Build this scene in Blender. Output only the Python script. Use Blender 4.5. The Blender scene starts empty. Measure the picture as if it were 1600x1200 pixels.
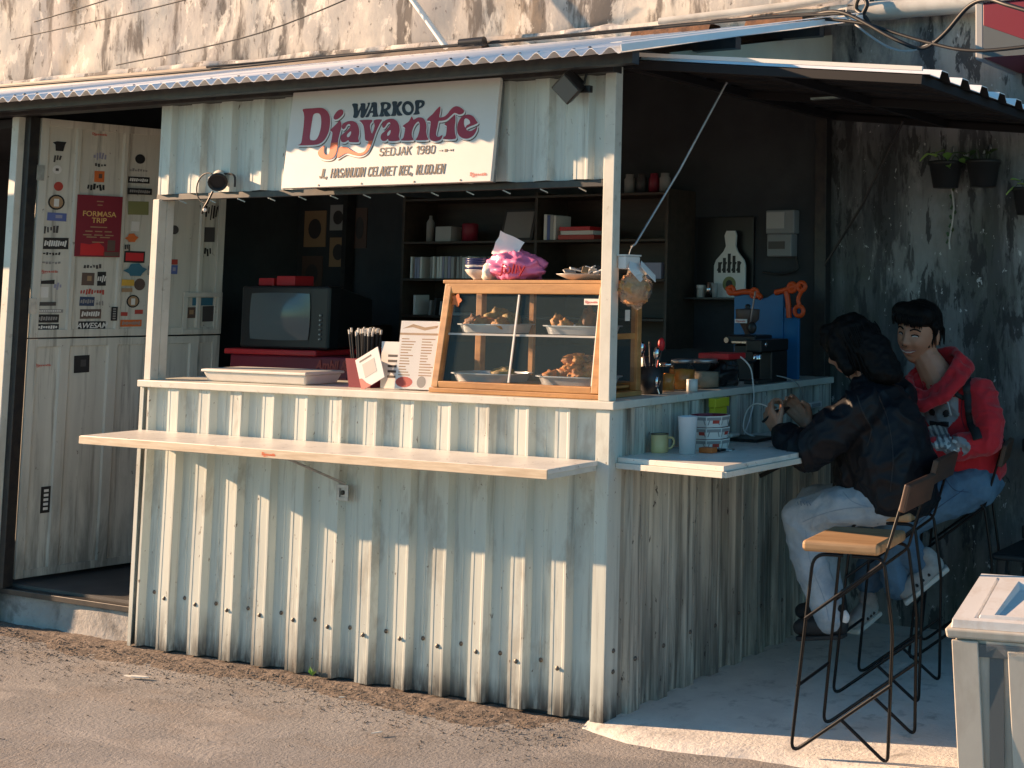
import bpy, bmesh, math, random
import numpy as np
from mathutils import Vector, Matrix, Euler, noise
sc = bpy.context.scene
COL = bpy.data.collections.new('place')       # linked to the scene at the end: keeps the build fast
R = math.radians
rng = random.Random(7)

# ------------------------------------------------------------------ camera
cd = bpy.data.cameras.new('camera'); cam = bpy.data.objects.new('camera', cd); COL.objects.link(cam)
sc.camera = cam
cd.sensor_fit = 'HORIZONTAL'; cd.sensor_width = 36.0
cd.lens = 36.0 * 2208.977 / 1600
cd.shift_x = (800 - 1346.02) / 1600
cd.shift_y = -(600 - 250.456) / 1600
cd.clip_start = .05; cd.clip_end = 500
yaw, pitch, roll = .4427, .0928, .0061
fwd = Vector((-math.sin(yaw)*math.cos(pitch), math.cos(yaw)*math.cos(pitch), math.sin(pitch)))
rt = Vector((math.cos(yaw), math.sin(yaw), 0)); up = rt.cross(fwd)
rt2 = rt*math.cos(roll) + up*math.sin(roll); up2 = up*math.cos(roll) - rt*math.sin(roll)
m3 = Matrix((rt2, up2, -fwd)).transposed()
cam.matrix_world = Matrix.Translation((2.9054, -4.1225, 1.4705)) @ m3.to_4x4()

# ------------------------------------------------------------------ world, sun, exposure
SUN = Vector((4.1, 1.0, -1.15)).normalized()       # direction the light travels
el = math.asin(-SUN.z)
w = bpy.data.worlds.new('World'); sc.world = w; w.use_nodes = True
nt = w.node_tree
sky = nt.nodes.new('ShaderNodeTexSky'); sky.sky_type = 'NISHITA'; sky.sun_disc = False
sky.sun_elevation = el; sky.sun_rotation = math.atan2(-SUN.x, -SUN.y) % (2*math.pi)
sky.air_density = 1.0; sky.dust_density = .1; sky.ozone_density = 4.0
bg = nt.nodes['Background']; bg.inputs['Strength'].default_value = .068
tint = nt.nodes.new('ShaderNodeMix'); tint.data_type = 'RGBA'; tint.blend_type = 'MULTIPLY'; tint.inputs[0].default_value = 1
tint.inputs[7].default_value = (.68, 1.0, .96, 1)          # hazy, slightly green evening sky
nt.links.new(sky.outputs[0], tint.inputs[6]); nt.links.new(tint.outputs[2], bg.inputs['Color'])
ld = bpy.data.lights.new('sun', 'SUN'); ld.energy = 4.9; ld.angle = R(.5); ld.color = (1.0, .655, .40)
so = bpy.data.objects.new('sun', ld); COL.objects.link(so)
so.rotation_euler = SUN.to_track_quat('-Z', 'Y').to_euler(); so.location = (-6, -4, 5)
vs = sc.view_settings
sc.display_settings.display_device = 'sRGB'
vs.view_transform = 'Standard'; vs.look = 'None'; vs.gamma = 1; vs.use_curve_mapping = False
vs.exposure = 1.58
sc.cycles.max_bounces = 8; sc.cycles.transparent_max_bounces = 12
sc.cycles.sample_clamp_indirect = 6
sc.cycles.use_denoising = True

# ------------------------------------------------------------------ materials
MAT = {}
def mat(name, c, rough=.6, metal=0.0, c2=None, ns=8.0, stretch=(1,1,1), lo=.35, hi=.65, detail=6,
        bump=0.0, bs=60.0, bstretch=(1,1,1), spots=None, spot_s=40, spot_t=.72, dirt=None, trans=0, ior=1.45, alpha=1.0,
        emit=None, coat=0, sheen=0, spec=.5):
    """procedural principled material: c mixed with c2 by noise, optional speckle spots, dirt stains and bump."""
    m = bpy.data.materials.new(name); m.use_nodes = True; MAT[name] = m
    t = m.node_tree; N = t.nodes; L = t.links; b = N['Principled BSDF']
    def col(v): return tuple(v) + (1,) if len(v) == 3 else tuple(v)
    b.inputs['Roughness'].default_value = rough; b.inputs['Metallic'].default_value = metal
    b.inputs['IOR'].default_value = ior; b.inputs['Transmission Weight'].default_value = trans
    b.inputs['Alpha'].default_value = alpha
    b.inputs['Specular IOR Level'].default_value = spec
    if coat: b.inputs['Coat Weight'].default_value = coat
    if sheen: b.inputs['Sheen Weight'].default_value = sheen
    if emit: b.inputs['Emission Color'].default_value = col(emit[0]); b.inputs['Emission Strength'].default_value = emit[1]
    b.inputs['Base Color'].default_value = col(c)
    tc = N.new('ShaderNodeTexCoord')
    def mapped(st):
        mp = N.new('ShaderNodeMapping'); mp.inputs['Scale'].default_value = st
        L.new(tc.outputs['Object'], mp.inputs['Vector']); return mp.outputs[0]
    def nz(scale, st, det=detail, rg=.6, dist=0):
        n = N.new('ShaderNodeTexNoise'); n.inputs['Scale'].default_value = scale; n.inputs['Detail'].default_value = det
        n.inputs['Roughness'].default_value = rg; n.inputs['Distortion'].default_value = dist
        L.new(mapped(st), n.inputs['Vector']); return n.outputs['Fac']
    def ramp(src, a, z):
        r = N.new('ShaderNodeMapRange'); r.inputs['From Min'].default_value = a; r.inputs['From Max'].default_value = z
        L.new(src, r.inputs['Value']); return r.outputs[0]
    def mix(fac, a, z):
        x = N.new('ShaderNodeMix'); x.data_type = 'RGBA'
        L.new(fac, x.inputs[0])
        for s, v in ((6, a), (7, z)):
            if hasattr(v, 'links'): L.new(v, x.inputs[s])
            else: x.inputs[s].default_value = col(v)
        return x.outputs[2]
    def mul(a, z):
        x = N.new('ShaderNodeMath'); x.operation = 'MULTIPLY'
        for i, v in enumerate((a, z)):
            if hasattr(v, 'links'): L.new(v, x.inputs[i])
            else: x.inputs[i].default_value = v
        return x.outputs[0]
    cur = c
    if c2 is not None: cur = mix(ramp(nz(ns, stretch), lo, hi), c, c2)
    for d in (dirt or []):
        # (colour, noise scale, stretch, lo, hi, strength[, zlo, zhi])
        f = mul(ramp(nz(d[1], d[2], 8, .65, .3), d[3], d[4]), d[5])
        if len(d) > 6:
            sx = N.new('ShaderNodeSeparateXYZ'); L.new(tc.outputs['Object'], sx.inputs[0])
            f = mul(f, ramp(sx.outputs[2], d[6], d[7]))
        cur = mix(f, cur, d[0])
    if spots is not None:
        cur = mix(ramp(nz(spot_s, (1,1,.6), 3, .5), spot_t, spot_t+.04), cur, spots)
    if hasattr(cur, 'links'): L.new(cur, b.inputs['Base Color'])
    if bump:
        bn = N.new('ShaderNodeBump'); bn.inputs['Strength'].default_value = bump; bn.inputs['Distance'].default_value = .01
        L.new(nz(bs, bstretch, 8, .65), bn.inputs['Height']); L.new(bn.outputs[0], b.inputs['Normal'])
    return m

V = (1, 1, .06)
mat('cream_metal', (.61,.64,.58), .45, c2=(.54,.57,.52), ns=16, stretch=V, lo=.40, hi=.62, bump=.05, bs=25, bstretch=V,
    dirt=[((.055,.052,.05), 26, (1,1,.10), .38, .58, .92, .20, .0), ((.028,.027,.026), 14, (1,1,.35), .36, .54, .95, .10, .01), ((.22,.21,.185), 34, (1,1,.045), .56, .68, .5), ((.30,.27,.22), 7, (1,1,.35), .54, .64, .5), ((.10,.065,.04), 55, (1,1,.45), .655, .69, .9)])
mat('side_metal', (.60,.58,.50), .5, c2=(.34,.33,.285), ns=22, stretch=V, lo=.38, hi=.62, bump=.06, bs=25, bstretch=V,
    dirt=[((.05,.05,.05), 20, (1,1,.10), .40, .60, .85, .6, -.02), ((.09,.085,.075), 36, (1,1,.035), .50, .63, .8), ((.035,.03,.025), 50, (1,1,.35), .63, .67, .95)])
mat('door_metal', (.60,.59,.52), .5, c2=(.50,.49,.43), ns=14, stretch=V, bump=.04, bs=25, bstretch=V,
    dirt=[((.10,.10,.09), 14, (1,1,.15), .40, .60, .8, .85, .15), ((.20,.19,.16), 30, (1,1,.05), .53, .66, .65), ((.12,.10,.08), 50, (1,1,.5), .66, .70, .8)])
mat('cream_trim', (.65,.64,.57), .45, c2=(.56,.55,.48), ns=9, dirt=[((.25,.21,.16), 30, (1,1,1), .6, .72, .6)], bump=.04, bs=40)
mat('shelf_top', (.76,.73,.67), .38, c2=(.64,.61,.55), ns=6, dirt=[((.34,.30,.25), 9, (1,1,1), .56, .68, .55), ((.16,.13,.10), 40, (1,1,1), .62, .67, .7)], bump=.02, bs=30)
mat('ply_edge', (.66,.56,.42), .6, c2=(.50,.40,.28), ns=30, stretch=(.3,.3,3))
mat('roof_metal', (.86,.86,.86), .5, 0, c2=(.78,.78,.78), ns=5, dirt=[((.40,.36,.32), 16, (1,.3,1), .6, .78, .4)], bump=.02)
mat('roof_under', (.20,.20,.20), .5, .2)
mat('dark_steel', (.035,.036,.04), .45, .5, c2=(.06,.055,.05), ns=20)
mat('black_plastic', (.012,.012,.013), .38)
mat('black_rod', (.005,.005,.006), .35, 0, spec=.3)
mat('zinc', (.42,.43,.44), .38, .85, c2=(.30,.30,.30), ns=30)
mat('screw', (.16,.14,.12), .5, .7)
mat('road', (.275,.268,.262), .95, c2=(.205,.20,.195), ns=1.6, lo=.38, hi=.62, bump=.8, bs=75, spots=(.46,.43,.39), spot_s=190, spot_t=.66,
    dirt=[((.25,.215,.185), 2.2, (1,2.2,1), .50, .62, .5), ((.36,.34,.32), 1.1, (1,3,1), .52, .60, .6), ((.11,.10,.095), 95, (1,1,1), .60, .66, .6), ((.15,.14,.13), 6, (1,1,1), .58, .64, .5)])
mat('dirt_bank', (.20,.16,.13), .95, c2=(.13,.105,.085), ns=26, lo=.4, hi=.6, bump=1.0, bs=45, spots=(.40,.35,.30), spot_s=120, spot_t=.64)
mat('concrete', (.76,.72,.65), .85, c2=(.63,.595,.54), ns=5, bump=.5, bs=55, dirt=[((.12,.115,.105), 12, (1,1,1), .55, .72, .55), ((.10,.095,.09), 90, (1,1,1), .66, .72, .6)])
mat('step_concrete', (.42,.405,.38), .9, c2=(.30,.29,.275), ns=5, bump=.6, bs=30, dirt=[((.14,.13,.12), 7, (1,1,1), .50, .64, .7), ((.10,.095,.09), 90, (1,1,1), .64, .70, .6)])
mat('jeans_thread', (.24,.31,.38), .9)
mat('floor_dark', (.07,.068,.066), .6, c2=(.05,.048,.046), ns=8)
mat('old_wall', (.58,.54,.48), .9, c2=(.43,.41,.385), ns=3.0, lo=.42, hi=.60, bump=.35, bs=16,
    dirt=[((.36,.34,.33), 2.2, (1,1,.30), .50, .60, .8), ((.085,.075,.07), 6, (1,1,.22), .53, .60, .85), ((.40,.29,.19), 1.8, (1,1,.5), .57, .68, .45), ((.05,.045,.04), 22, (1,1,.45), .60, .66, .8), ((.76,.70,.62), 9, (1,1,.5), .57, .62, .7)])
mat('mould_wall', (.30,.31,.305), .9, c2=(.17,.178,.178), ns=2.6, stretch=(1,1,.35), lo=.40, hi=.60, bump=.4, bs=30,
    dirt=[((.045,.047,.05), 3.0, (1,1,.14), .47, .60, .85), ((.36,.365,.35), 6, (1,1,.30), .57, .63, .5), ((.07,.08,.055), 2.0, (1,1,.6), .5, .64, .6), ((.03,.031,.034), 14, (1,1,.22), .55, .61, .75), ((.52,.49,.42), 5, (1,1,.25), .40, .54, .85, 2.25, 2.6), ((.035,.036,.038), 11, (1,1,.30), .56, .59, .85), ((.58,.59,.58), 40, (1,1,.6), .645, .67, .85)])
mat('inner_wall', (.045,.050,.055), .9, c2=(.030,.034,.038), ns=4, bump=.2, bs=20)
mat('cream_wall', (.52,.50,.40), .85, c2=(.44,.42,.34), ns=4)
mat('wood_dark', (.035,.024,.018), .55, c2=(.055,.038,.027), ns=30, stretch=(.15,1,1), bump=.1)
mat('wood_orange', (.52,.26,.09), .45, c2=(.33,.15,.047), ns=18, stretch=(.15,.6,1.2), bump=.08, bs=40, dirt=[((.16,.07,.025), 26, (.4,1,1), .62, .74, .6)], coat=.15)
mat('wood_seat', (.46,.29,.15), .55, c2=(.31,.18,.085), ns=14, stretch=(.2,1.5,1), bump=.05, bs=40, coat=.1)
mat('wood_walnut', (.10,.055,.035), .45, c2=(.06,.034,.022), ns=16, stretch=(1,.2,1))
mat('glass', (.10,.13,.13), .03, trans=0, ior=1.45, alpha=.13)
mat('clear', (.9,.93,.95), .05, trans=1.0, ior=1.05, alpha=.35)
mat('enamel_tray', (.55,.60,.63), .3, .35, c2=(.42,.46,.49), ns=10)
mat('fried', (.58,.23,.045), .5, c2=(.34,.11,.022), ns=60, bump=.6, bs=130)
mat('fried_yellow', (.56,.26,.045), .5, c2=(.32,.125,.022), ns=60, bump=.6, bs=130)
mat('fried_green', (.34,.24,.06), .6, c2=(.20,.12,.03), ns=50, bump=.6, bs=120)
mat('tofu_brown', (.24,.10,.035), .6, c2=(.14,.055,.018), ns=50, bump=.5, bs=120)
mat('white_plastic', (.72,.69,.63), .4, c2=(.66,.62,.55), ns=12)
mat('pink_plastic', (.82,.22,.42), .4, c2=(.74,.17,.36), ns=10)
mat('tissue', (.82,.80,.78), .9, bump=.1, bs=30)
mat('white_paint', (.74,.72,.68), .5)
mat('paper', (.72,.69,.66), .7)
mat('black', (.012,.012,.013), .5); mat('dark', (.055,.05,.05), .5); mat('white', (.68,.67,.63), .5); mat('red', (.42,.05,.035), .5)
mat('blue', (.10,.14,.36), .5); mat('lilac', (.30,.30,.40), .6); mat('grey', (.26,.25,.24), .6); mat('orange', (.60,.14,.03), .5)
mat('olive', (.20,.21,.08), .6); mat('brown', (.11,.07,.055), .5); mat('navy', (.03,.05,.11), .5); mat('teal', (.04,.15,.22), .5)
mat('yellow', (.60,.36,.05), .5); mat('tan', (.34,.22,.12), .6); mat('logo', (.55,.10,.07), .5)
mat('maroon', (.20,.012,.028), .5); mat('gold', (.65,.42,.14), .5)
mat('sign_white', (.70,.68,.64), .45, c2=(.66,.64,.60), ns=5)
mat('logo_red', (.34,.008,.03), .4); mat('logo_orange', (.82,.13,.02), .4); mat('logo_white', (.80,.76,.72), .5)
mat('ink_navy', (.012,.02,.035), .5); mat('ink_brown', (.10,.075,.055), .6)
mat('bright_red', (.55,.02,.025), .45); mat('hoodie', (.58,.016,.026), .85, c2=(.48,.012,.02), ns=12, bump=.25, bs=160, sheen=.2)
mat('jacket', (.0045,.0055,.0085), .55, c2=(.007,.008,.011), ns=14, bump=.15, bs=60, spec=.3)
mat('jeans_light', (.33,.40,.46), .85, c2=(.23,.295,.355), ns=9, bump=.25, bs=220, dirt=[((.50,.54,.57), 4, (1,1,1), .52, .66, .6)])
mat('jeans_blue', (.12,.21,.30), .85, c2=(.07,.13,.20), ns=9, bump=.25, bs=220)
mat('skin', (.46,.23,.145), .5, c2=(.40,.185,.11), ns=14, bump=.05, bs=120)
mat('hair', (.004,.0035,.0035), .6, c2=(.007,.006,.006), ns=40, spec=.15)
mat('lips', (.36,.12,.09), .45); mat('eye_white', (.60,.56,.52), .3); mat('cap_black', (.007,.007,.009), .75)
mat('shoe_grey', (.38,.37,.35), .7, c2=(.25,.25,.25), ns=20); mat('shoe_dark', (.02,.02,.022), .6); mat('sole', (.55,.53,.48), .7)
mat('strap', (.02,.022,.022), .7, bump=.2, bs=200)
mat('leaf', (.24,.44,.09), .5, c2=(.34,.52,.14), ns=12); mat('leaf_dark', (.045,.085,.03), .5)
mat('pvc', (.55,.54,.50), .45, c2=(.42,.40,.36), ns=6, dirt=[((.2,.17,.13), 12, (.3,1,1), .58, .74, .6)])
mat('cable', (.012,.012,.012), .5)
mat('blue_panel', (.006,.14,.34), .35, c2=(.006,.11,.28), ns=6)
mat('clamp_orange', (.62,.075,.01), .4)
mat('tv_screen', (.10,.125,.13), .12); mat('chrome', (.55,.55,.56), .15, 1.0)
mat('amber', (.50,.22,.05), .25, c2=(.36,.12,.02), ns=20); mat('powder', (.34,.26,.18), .8, bump=.4, bs=150)
mat('mug_cream', (.72,.55,.26), .3); mat('lime', (.55,.52,.03), .4); mat('frost', (.66,.69,.72), .55, alpha=.88)
mat('cardboard_white', (.66,.65,.62), .5); mat('cardboard_grey', (.26,.265,.27), .5); mat('cracker', (.62,.33,.13), .7, c2=(.48,.22,.075), ns=70, bump=.6, bs=160)
mat('bag_film', (.85,.83,.80), .2, trans=.6, ior=1.1, alpha=.28)
mat('bin_plastic', (.58,.54,.46), .5, c2=(.52,.48,.41), ns=6, dirt=[((.34,.28,.21), 7, (1,1,.4), .5, .72, .55)]); mat('bin_lid', (.70,.69,.67), .45, c2=(.66,.645,.62), ns=5, dirt=[((.46,.37,.29), 9, (1,1,1), .5, .7, .55)])
mat('bin_grey', (.10,.115,.12), .5); mat('rust', (.20,.09,.04), .9, c2=(.10,.05,.03), ns=30, bump=.4)
mat('pot_black', (.02,.021,.022), .55); mat('soil', (.05,.035,.025), .95, bump=.6)
mat('chair_plastic', (.018,.02,.022), .45); mat('neighbour_dark', (.03,.03,.033), .8, c2=(.02,.02,.022), ns=3)
mat('straw_black', (.02,.02,.022), .4); mat('straw_white', (.74,.71,.64), .6)
mat('meter_grey', (.20,.21,.215), .5); mat('label_grey', (.35,.35,.34), .5); mat('plate_blue', (.03,.04,.12), .25); mat('plate_white', (.62,.60,.56), .3)

# ------------------------------------------------------------------ mesh helpers
def frame(z, x=None):
    z = Vector(z).normalized(); a = Vector((0,0,1)) if abs(z.z) < .95 else Vector((1,0,0))
    if x is not None: a = Vector(x); u = (a - z*a.dot(z)).normalized(); v = z.cross(u)
    else: u = a.cross(z).normalized(); v = z.cross(u)
    return u, v
class MB:
    def __init__(s): s.v = []; s.f = []; s.sm = []
    def add(s, vs, fs, smooth=False):
        o = len(s.v); s.v += [tuple(p) for p in vs]; s.f += [tuple(i+o for i in f) for f in fs]; s.sm += [smooth]*len(fs); return s
    def box(s, x0, x1, y0, y1, z0, z1, M=None):
        v = [Vector(p) for p in ((x0,y0,z0),(x1,y0,z0),(x1,y1,z0),(x0,y1,z0),(x0,y0,z1),(x1,y0,z1),(x1,y1,z1),(x0,y1,z1))]
        if M is not None: v = [M @ p for p in v]
        return s.add(v, [(3,2,1,0),(4,5,6,7),(0,1,5,4),(1,2,6,5),(2,3,7,6),(3,0,4,7)])
    def bar(s, a, b, w, h, up=(0,0,1)):
        a, b = Vector(a), Vector(b); d = b-a; u = Vector(up); u = (u - d.normalized()*u.dot(d.normalized())).normalized(); r = d.normalized().cross(u)
        v = [p + r*(w/2*i) + u*(h/2*j) for p in (a, b) for i, j in ((-1,-1),(1,-1),(1,1),(-1,1))]
        return s.add(v, [(0,1,2,3),(7,6,5,4),(0,4,5,1),(1,5,6,2),(2,6,7,3),(3,7,4,0)])
    def tube(s, pts, r, n=8, caps=True, closed=False):
        pts = [Vector(p) for p in pts]; rs = r if isinstance(r, (list, tuple)) else [r]*len(pts); m = len(pts)
        vs = []; pu = None
        for i, p in enumerate(pts):
            if closed: t = pts[(i+1) % m] - pts[i-1]
            else: t = pts[min(i+1, m-1)] - pts[max(i-1, 0)]
            t.normalize()
            if pu is None: u, v = frame(t)
            else:
                u = pu - t*pu.dot(t)
                u = u.normalized() if u.length > 1e-6 else frame(t)[0]
                v = t.cross(u)
            pu = u
            vs += [p + (u*math.cos(2*math.pi*k/n) + v*math.sin(2*math.pi*k/n))*rs[i] for k in range(n)]
        fs = []
        for i in range(m if closed else m-1):
            j = (i+1) % m
            fs += [(i*n+k, i*n+(k+1) % n, j*n+(k+1) % n, j*n+k) for k in range(n)]
        s.add(vs, fs, True)
        if caps and not closed: s.add([vs[k] for k in range(n)], [tuple(range(n))[::-1]]); s.add(vs[-n:], [tuple(range(n))])
        return s
    def lathe(s, prof, c=(0,0,0), n=20, M=None, smooth=True):
        M = M or Matrix(); c = Vector(c)
        vs = [c + M @ Vector((r*math.cos(2*math.pi*k/n), r*math.sin(2*math.pi*k/n), z)) for r, z in prof for k in range(n)]
        fs = [(i*n+k, i*n+(k+1) % n, (i+1)*n+(k+1) % n, (i+1)*n+k) for i in range(len(prof)-1) for k in range(n)]
        s.add(vs, fs, smooth)
        if prof[0][0] > 1e-5: s.add(vs[:n], [tuple(range(n))[::-1]])
        if prof[-1][0] > 1e-5: s.add(vs[-n:], [tuple(range(n))])
        return s
    def ell(s, c, r, n=14, m=10, M=None, jit=0, seed=0):
        M = M or Matrix(); c = Vector(c); vs = []; r = r if hasattr(r, '__len__') else (r, r, r)
        for i in range(m+1):
            th = math.pi*i/m
            for k in range(n):
                a = 2*math.pi*k/n; d = Vector((math.sin(th)*math.cos(a), math.sin(th)*math.sin(a), math.cos(th)))
                q = 1 + (jit*noise.noise(d*2.2 + Vector((seed*3.1, seed*1.7, seed))) if jit else 0)
                vs.append(c + M @ Vector((d.x*r[0], d.y*r[1], d.z*r[2]))*q)
        fs = [(i*n+k, (i+1)*n+k, (i+1)*n+(k+1) % n, i*n+(k+1) % n) for i in range(m) for k in range(n)]
        return s.add(vs, fs, True)
    def prism(s, poly, h, M=None):
        """poly in local xy, extruded 0..h along local z"""
        M = M or Matrix(); n = len(poly)
        if sum(poly[i-1][0]*poly[i][1] - poly[i][0]*poly[i-1][1] for i in range(n)) < 0: poly = poly[::-1]
        vs = [M @ Vector((x, y, z)) for z in (0, h) for x, y in poly]
        return s.add(vs, [tuple(range(n))[::-1], tuple(range(n, 2*n))] + [(i, (i+1) % n, n+(i+1) % n, n+i) for i in range(n)])
    def grid(s, P, smooth=True, flip=False):
        m, n = len(P), len(P[0]); vs = [p for r in P for p in r]
        fs = [(i*n+j, i*n+j+1, (i+1)*n+j+1, (i+1)*n+j) for i in range(m-1) for j in range(n-1)]
        if flip: fs = [f[::-1] for f in fs]
        return s.add(vs, fs, smooth)
    def mesh(s, name):
        me = bpy.data.meshes.new(name); me.from_pydata(s.v, [], s.f); me.polygons.foreach_set('use_smooth', s.sm); me.update(); return me
    def build(s, name, material, parent=None, bevel=0, seg=2, sub=0):
        o = bpy.data.objects.new(name, s.mesh(name)); COL.objects.link(o)
        o.data.materials.append(MAT[material])
        if parent is not None: attach(o, parent)
        if bevel:
            b = o.modifiers.new('bevel', 'BEVEL'); b.width = bevel; b.segments = seg; b.limit_method = 'ANGLE'; b.angle_limit = R(40)
        if sub: q = o.modifiers.new('sub', 'SUBSURF'); q.levels = sub; q.render_levels = sub
        return o
def attach(o, parent):
    o.parent = parent
    if parent.get('local'): return o
    o.matrix_parent_inverse = root_matrix(parent).inverted(); return o
def root_matrix(p):
    M = Matrix.LocRotScale(p.location, p.rotation_euler, p.scale)
    if p.parent is not None: M = root_matrix(p.parent) @ p.matrix_parent_inverse @ M
    return M
def tag(o, label=None, cat=None, group=None, kind=None):
    if label: o['label'] = label
    if cat: o['category'] = cat
    if group: o['group'] = group
    if kind: o['kind'] = kind
    return o
def thing(name, label, cat, loc=(0,0,0), rz=0, group=None, local=False):
    o = bpy.data.objects.new(name, None); COL.objects.link(o); o.location = loc; o.rotation_euler = (0,0,rz)
    o.empty_display_size = .05
    if local: o['local'] = True
    return tag(o, label, cat, group)
def struct(o): o['kind'] = 'structure'; return o
def copy_tree(o, parent=None):
    q = o.copy(); COL.objects.link(q); q.parent = parent
    if parent is not None: q.matrix_parent_inverse = o.matrix_parent_inverse.copy()
    for ch in list(o.children): copy_tree(ch, q)
    return q
def smooth_poly(pts, k=3):
    """closed Catmull-Rom"""
    n = len(pts); out = []
    for i in range(n):
        p0, p1, p2, p3 = (Vector(pts[(i+j-1) % n]) for j in range(4))
        for q in range(k):
            t = q/k
            out.append(tuple(.5*((2*p1) + (p2-p0)*t + (2*p0-5*p1+4*p2-p3)*t*t + (3*p1-p0-3*p2+p3)*t**3)))
    return out
def spline(pts, k=6):
    pts = [Vector(p) for p in pts]; n = len(pts); out = []
    for i in range(n-1):
        p0, p1, p2, p3 = pts[max(i-1,0)], pts[i], pts[i+1], pts[min(i+2,n-1)]
        for q in range(k):
            t = q/k; out.append(.5*((2*p1) + (p2-p0)*t + (2*p0-5*p1+4*p2-p3)*t*t + (3*p1-p0-3*p2+p3)*t**3))
    return out + [pts[-1]]
def curve_fill(name, loops, material, parent, M, depth=.0006, offset=0.0, k=3):
    """flat filled outlines with holes -> mesh; loops: list of 2-D point lists in metres"""
    cu = bpy.data.curves.new(name, 'CURVE'); cu.dimensions = '2D'; cu.fill_mode = 'BOTH'; cu.extrude = depth; cu.offset = offset
    for lp in loops:
        q = smooth_poly(lp, k) if k > 1 else lp
        sp = cu.splines.new('POLY'); sp.points.add(len(q)-1); sp.use_cyclic_u = True
        for i, p in enumerate(q): sp.points[i].co = (p[0], p[1], 0, 1)
    t = bpy.data.objects.new(name, cu); me = bpy.data.meshes.new_from_object(t); bpy.data.objects.remove(t)
    me.transform(M); me.name = name
    o = bpy.data.objects.new(name, me); COL.objects.link(o); me.materials.clear(); me.materials.append(MAT[material])
    if parent is not None: attach(o, parent)
    return o
def text(name, body, size, material, parent, M, offset=0.0, sx=1.0, shear=0.0, align='LEFT', depth=.0006, space=1.0):
    cu = bpy.data.curves.new(name, 'FONT'); cu.body = body; cu.size = size; cu.offset = offset; cu.shear = shear; cu.extrude = depth
    cu.align_x = align; cu.space_character = space
    t = bpy.data.objects.new(name, cu); me = bpy.data.meshes.new_from_object(t); bpy.data.objects.remove(t)
    me.transform(M @ Matrix.Diagonal((sx,1,1,1))); me.name = name
    o = bpy.data.objects.new(name, me); COL.objects.link(o); me.materials.clear(); me.materials.append(MAT[material])
    if parent is not None: attach(o, parent)
    return o
STROKES = {'A':(.6,[[(0,0),(.3,1),(.6,0)],[(.11,.34),(.49,.34)]]),'C':(.58,[[(.56,.8),(.43,.97),(.15,.97),(.02,.8),(.02,.2),(.15,.03),(.43,.03),(.56,.2)]]),'D':(.56,[[(0,.02),(0,.98),(.35,.98),(.55,.78),(.55,.22),(.35,.02),(0,.02)]]),
 'E':(.5,[[(.5,.97),(0,.97),(0,.03),(.5,.03)],[(0,.52),(.42,.52)]]),'H':(.55,[[(0,0),(0,1)],[(.55,0),(.55,1)],[(0,.5),(.55,.5)]]),'I':(.02,[[(0,0),(0,1)]]),'J':(.4,[[(.4,1),(.4,.2),(.28,.03),(.1,.03),(0,.18)]]),
 'K':(.52,[[(0,0),(0,1)],[(.5,1),(.03,.44)],[(.17,.6),(.52,0)]]),'L':(.45,[[(0,1),(0,.03),(.45,.03)]]),'N':(.55,[[(0,0),(0,1),(.55,0),(.55,1)]]),'O':(.56,[[(.15,.97),(.02,.8),(.02,.2),(.15,.03),(.41,.03),(.54,.2),(.54,.8),(.41,.97),(.15,.97)]]),
 'S':(.52,[[(.51,.82),(.4,.97),(.14,.97),(.02,.82),(.02,.64),(.14,.53),(.4,.47),(.52,.36),(.52,.18),(.4,.03),(.14,.03),(.02,.18)]]),'T':(.55,[[(0,.97),(.55,.97)],[(.275,.97),(.275,0)]]),'U':(.55,[[(0,1),(0,.2),(.13,.03),(.42,.03),(.55,.2),(.55,1)]]),
 '1':(.2,[[(0,.82),(.18,1),(.18,0)]]),'9':(.5,[[(.5,.64),(.38,.5),(.14,.5),(.02,.65),(.02,.84),(.14,.97),(.38,.97),(.5,.84),(.5,.25),(.36,.03),(.1,.03)]]),'8':(.5,[[(.14,.97),(.03,.84),(.03,.66),(.14,.53),(.38,.53),(.48,.66),(.48,.84),(.38,.97),(.14,.97)],[(.14,.52),(.0,.38),(.0,.18),(.13,.03),(.39,.03),(.52,.18),(.52,.38),(.38,.52)]]),
 '0':(.5,[[(.14,.97),(.0,.8),(.0,.2),(.14,.03),(.36,.03),(.5,.2),(.5,.8),(.36,.97),(.14,.97)]]),',':(.08,[[(.05,.1),(-.02,-.14)]]),
 'j':(.2,[[(.15,.66),(.15,-.15),(.05,-.28),(-.06,-.24)],[(.15,.85),(.15,.93)]]),'o':(.42,[[(.1,.0),(.0,.15),(.0,.5),(.1,.64),(.32,.64),(.42,.5),(.42,.15),(.32,0),(.1,0)]]),'l':(.05,[[(0,0),(.03,1)]]),'y':(.42,[[(0,.66),(.2,.06)],[(.42,.66),(.12,-.28)]]),' ':(.3,[])}
def stroke_text(name, body, h, width, wt, material, parent, M, shear=0, t=.0005):
    adv = []; x = 0
    for ch in body: adv.append(x); x += STROKES[ch][0] + .24
    k = width/(x-.24); mb = MB(); i = 0
    for ch, a in zip(body, adv):
        for pl in STROKES[ch][1]:
            P = [Vector(((a+px)*k + py*h*shear, py*h)) for px, py in pl]
            for p, q in zip(P[:-1], P[1:]):
                d = (q-p).normalized(); n = Vector((-d.y, d.x))*wt/2; e = d*wt*.42; i += 1; z = .00008*(i % 7)
                mb.prism([tuple(p-e-n), tuple(q+e-n), tuple(q+e+n), tuple(p-e+n)], t, M @ Matrix.Translation((0,0,z)))
    o = mb.build(name, material, parent); o['kind'] = 'stuff'; return o
FRONT = Matrix(((1,0,0,0),(0,0,-1,0),(0,1,0,0),(0,0,0,1)))   # local x -> world x, local y -> world z, local z -> -y (towards street)
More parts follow.
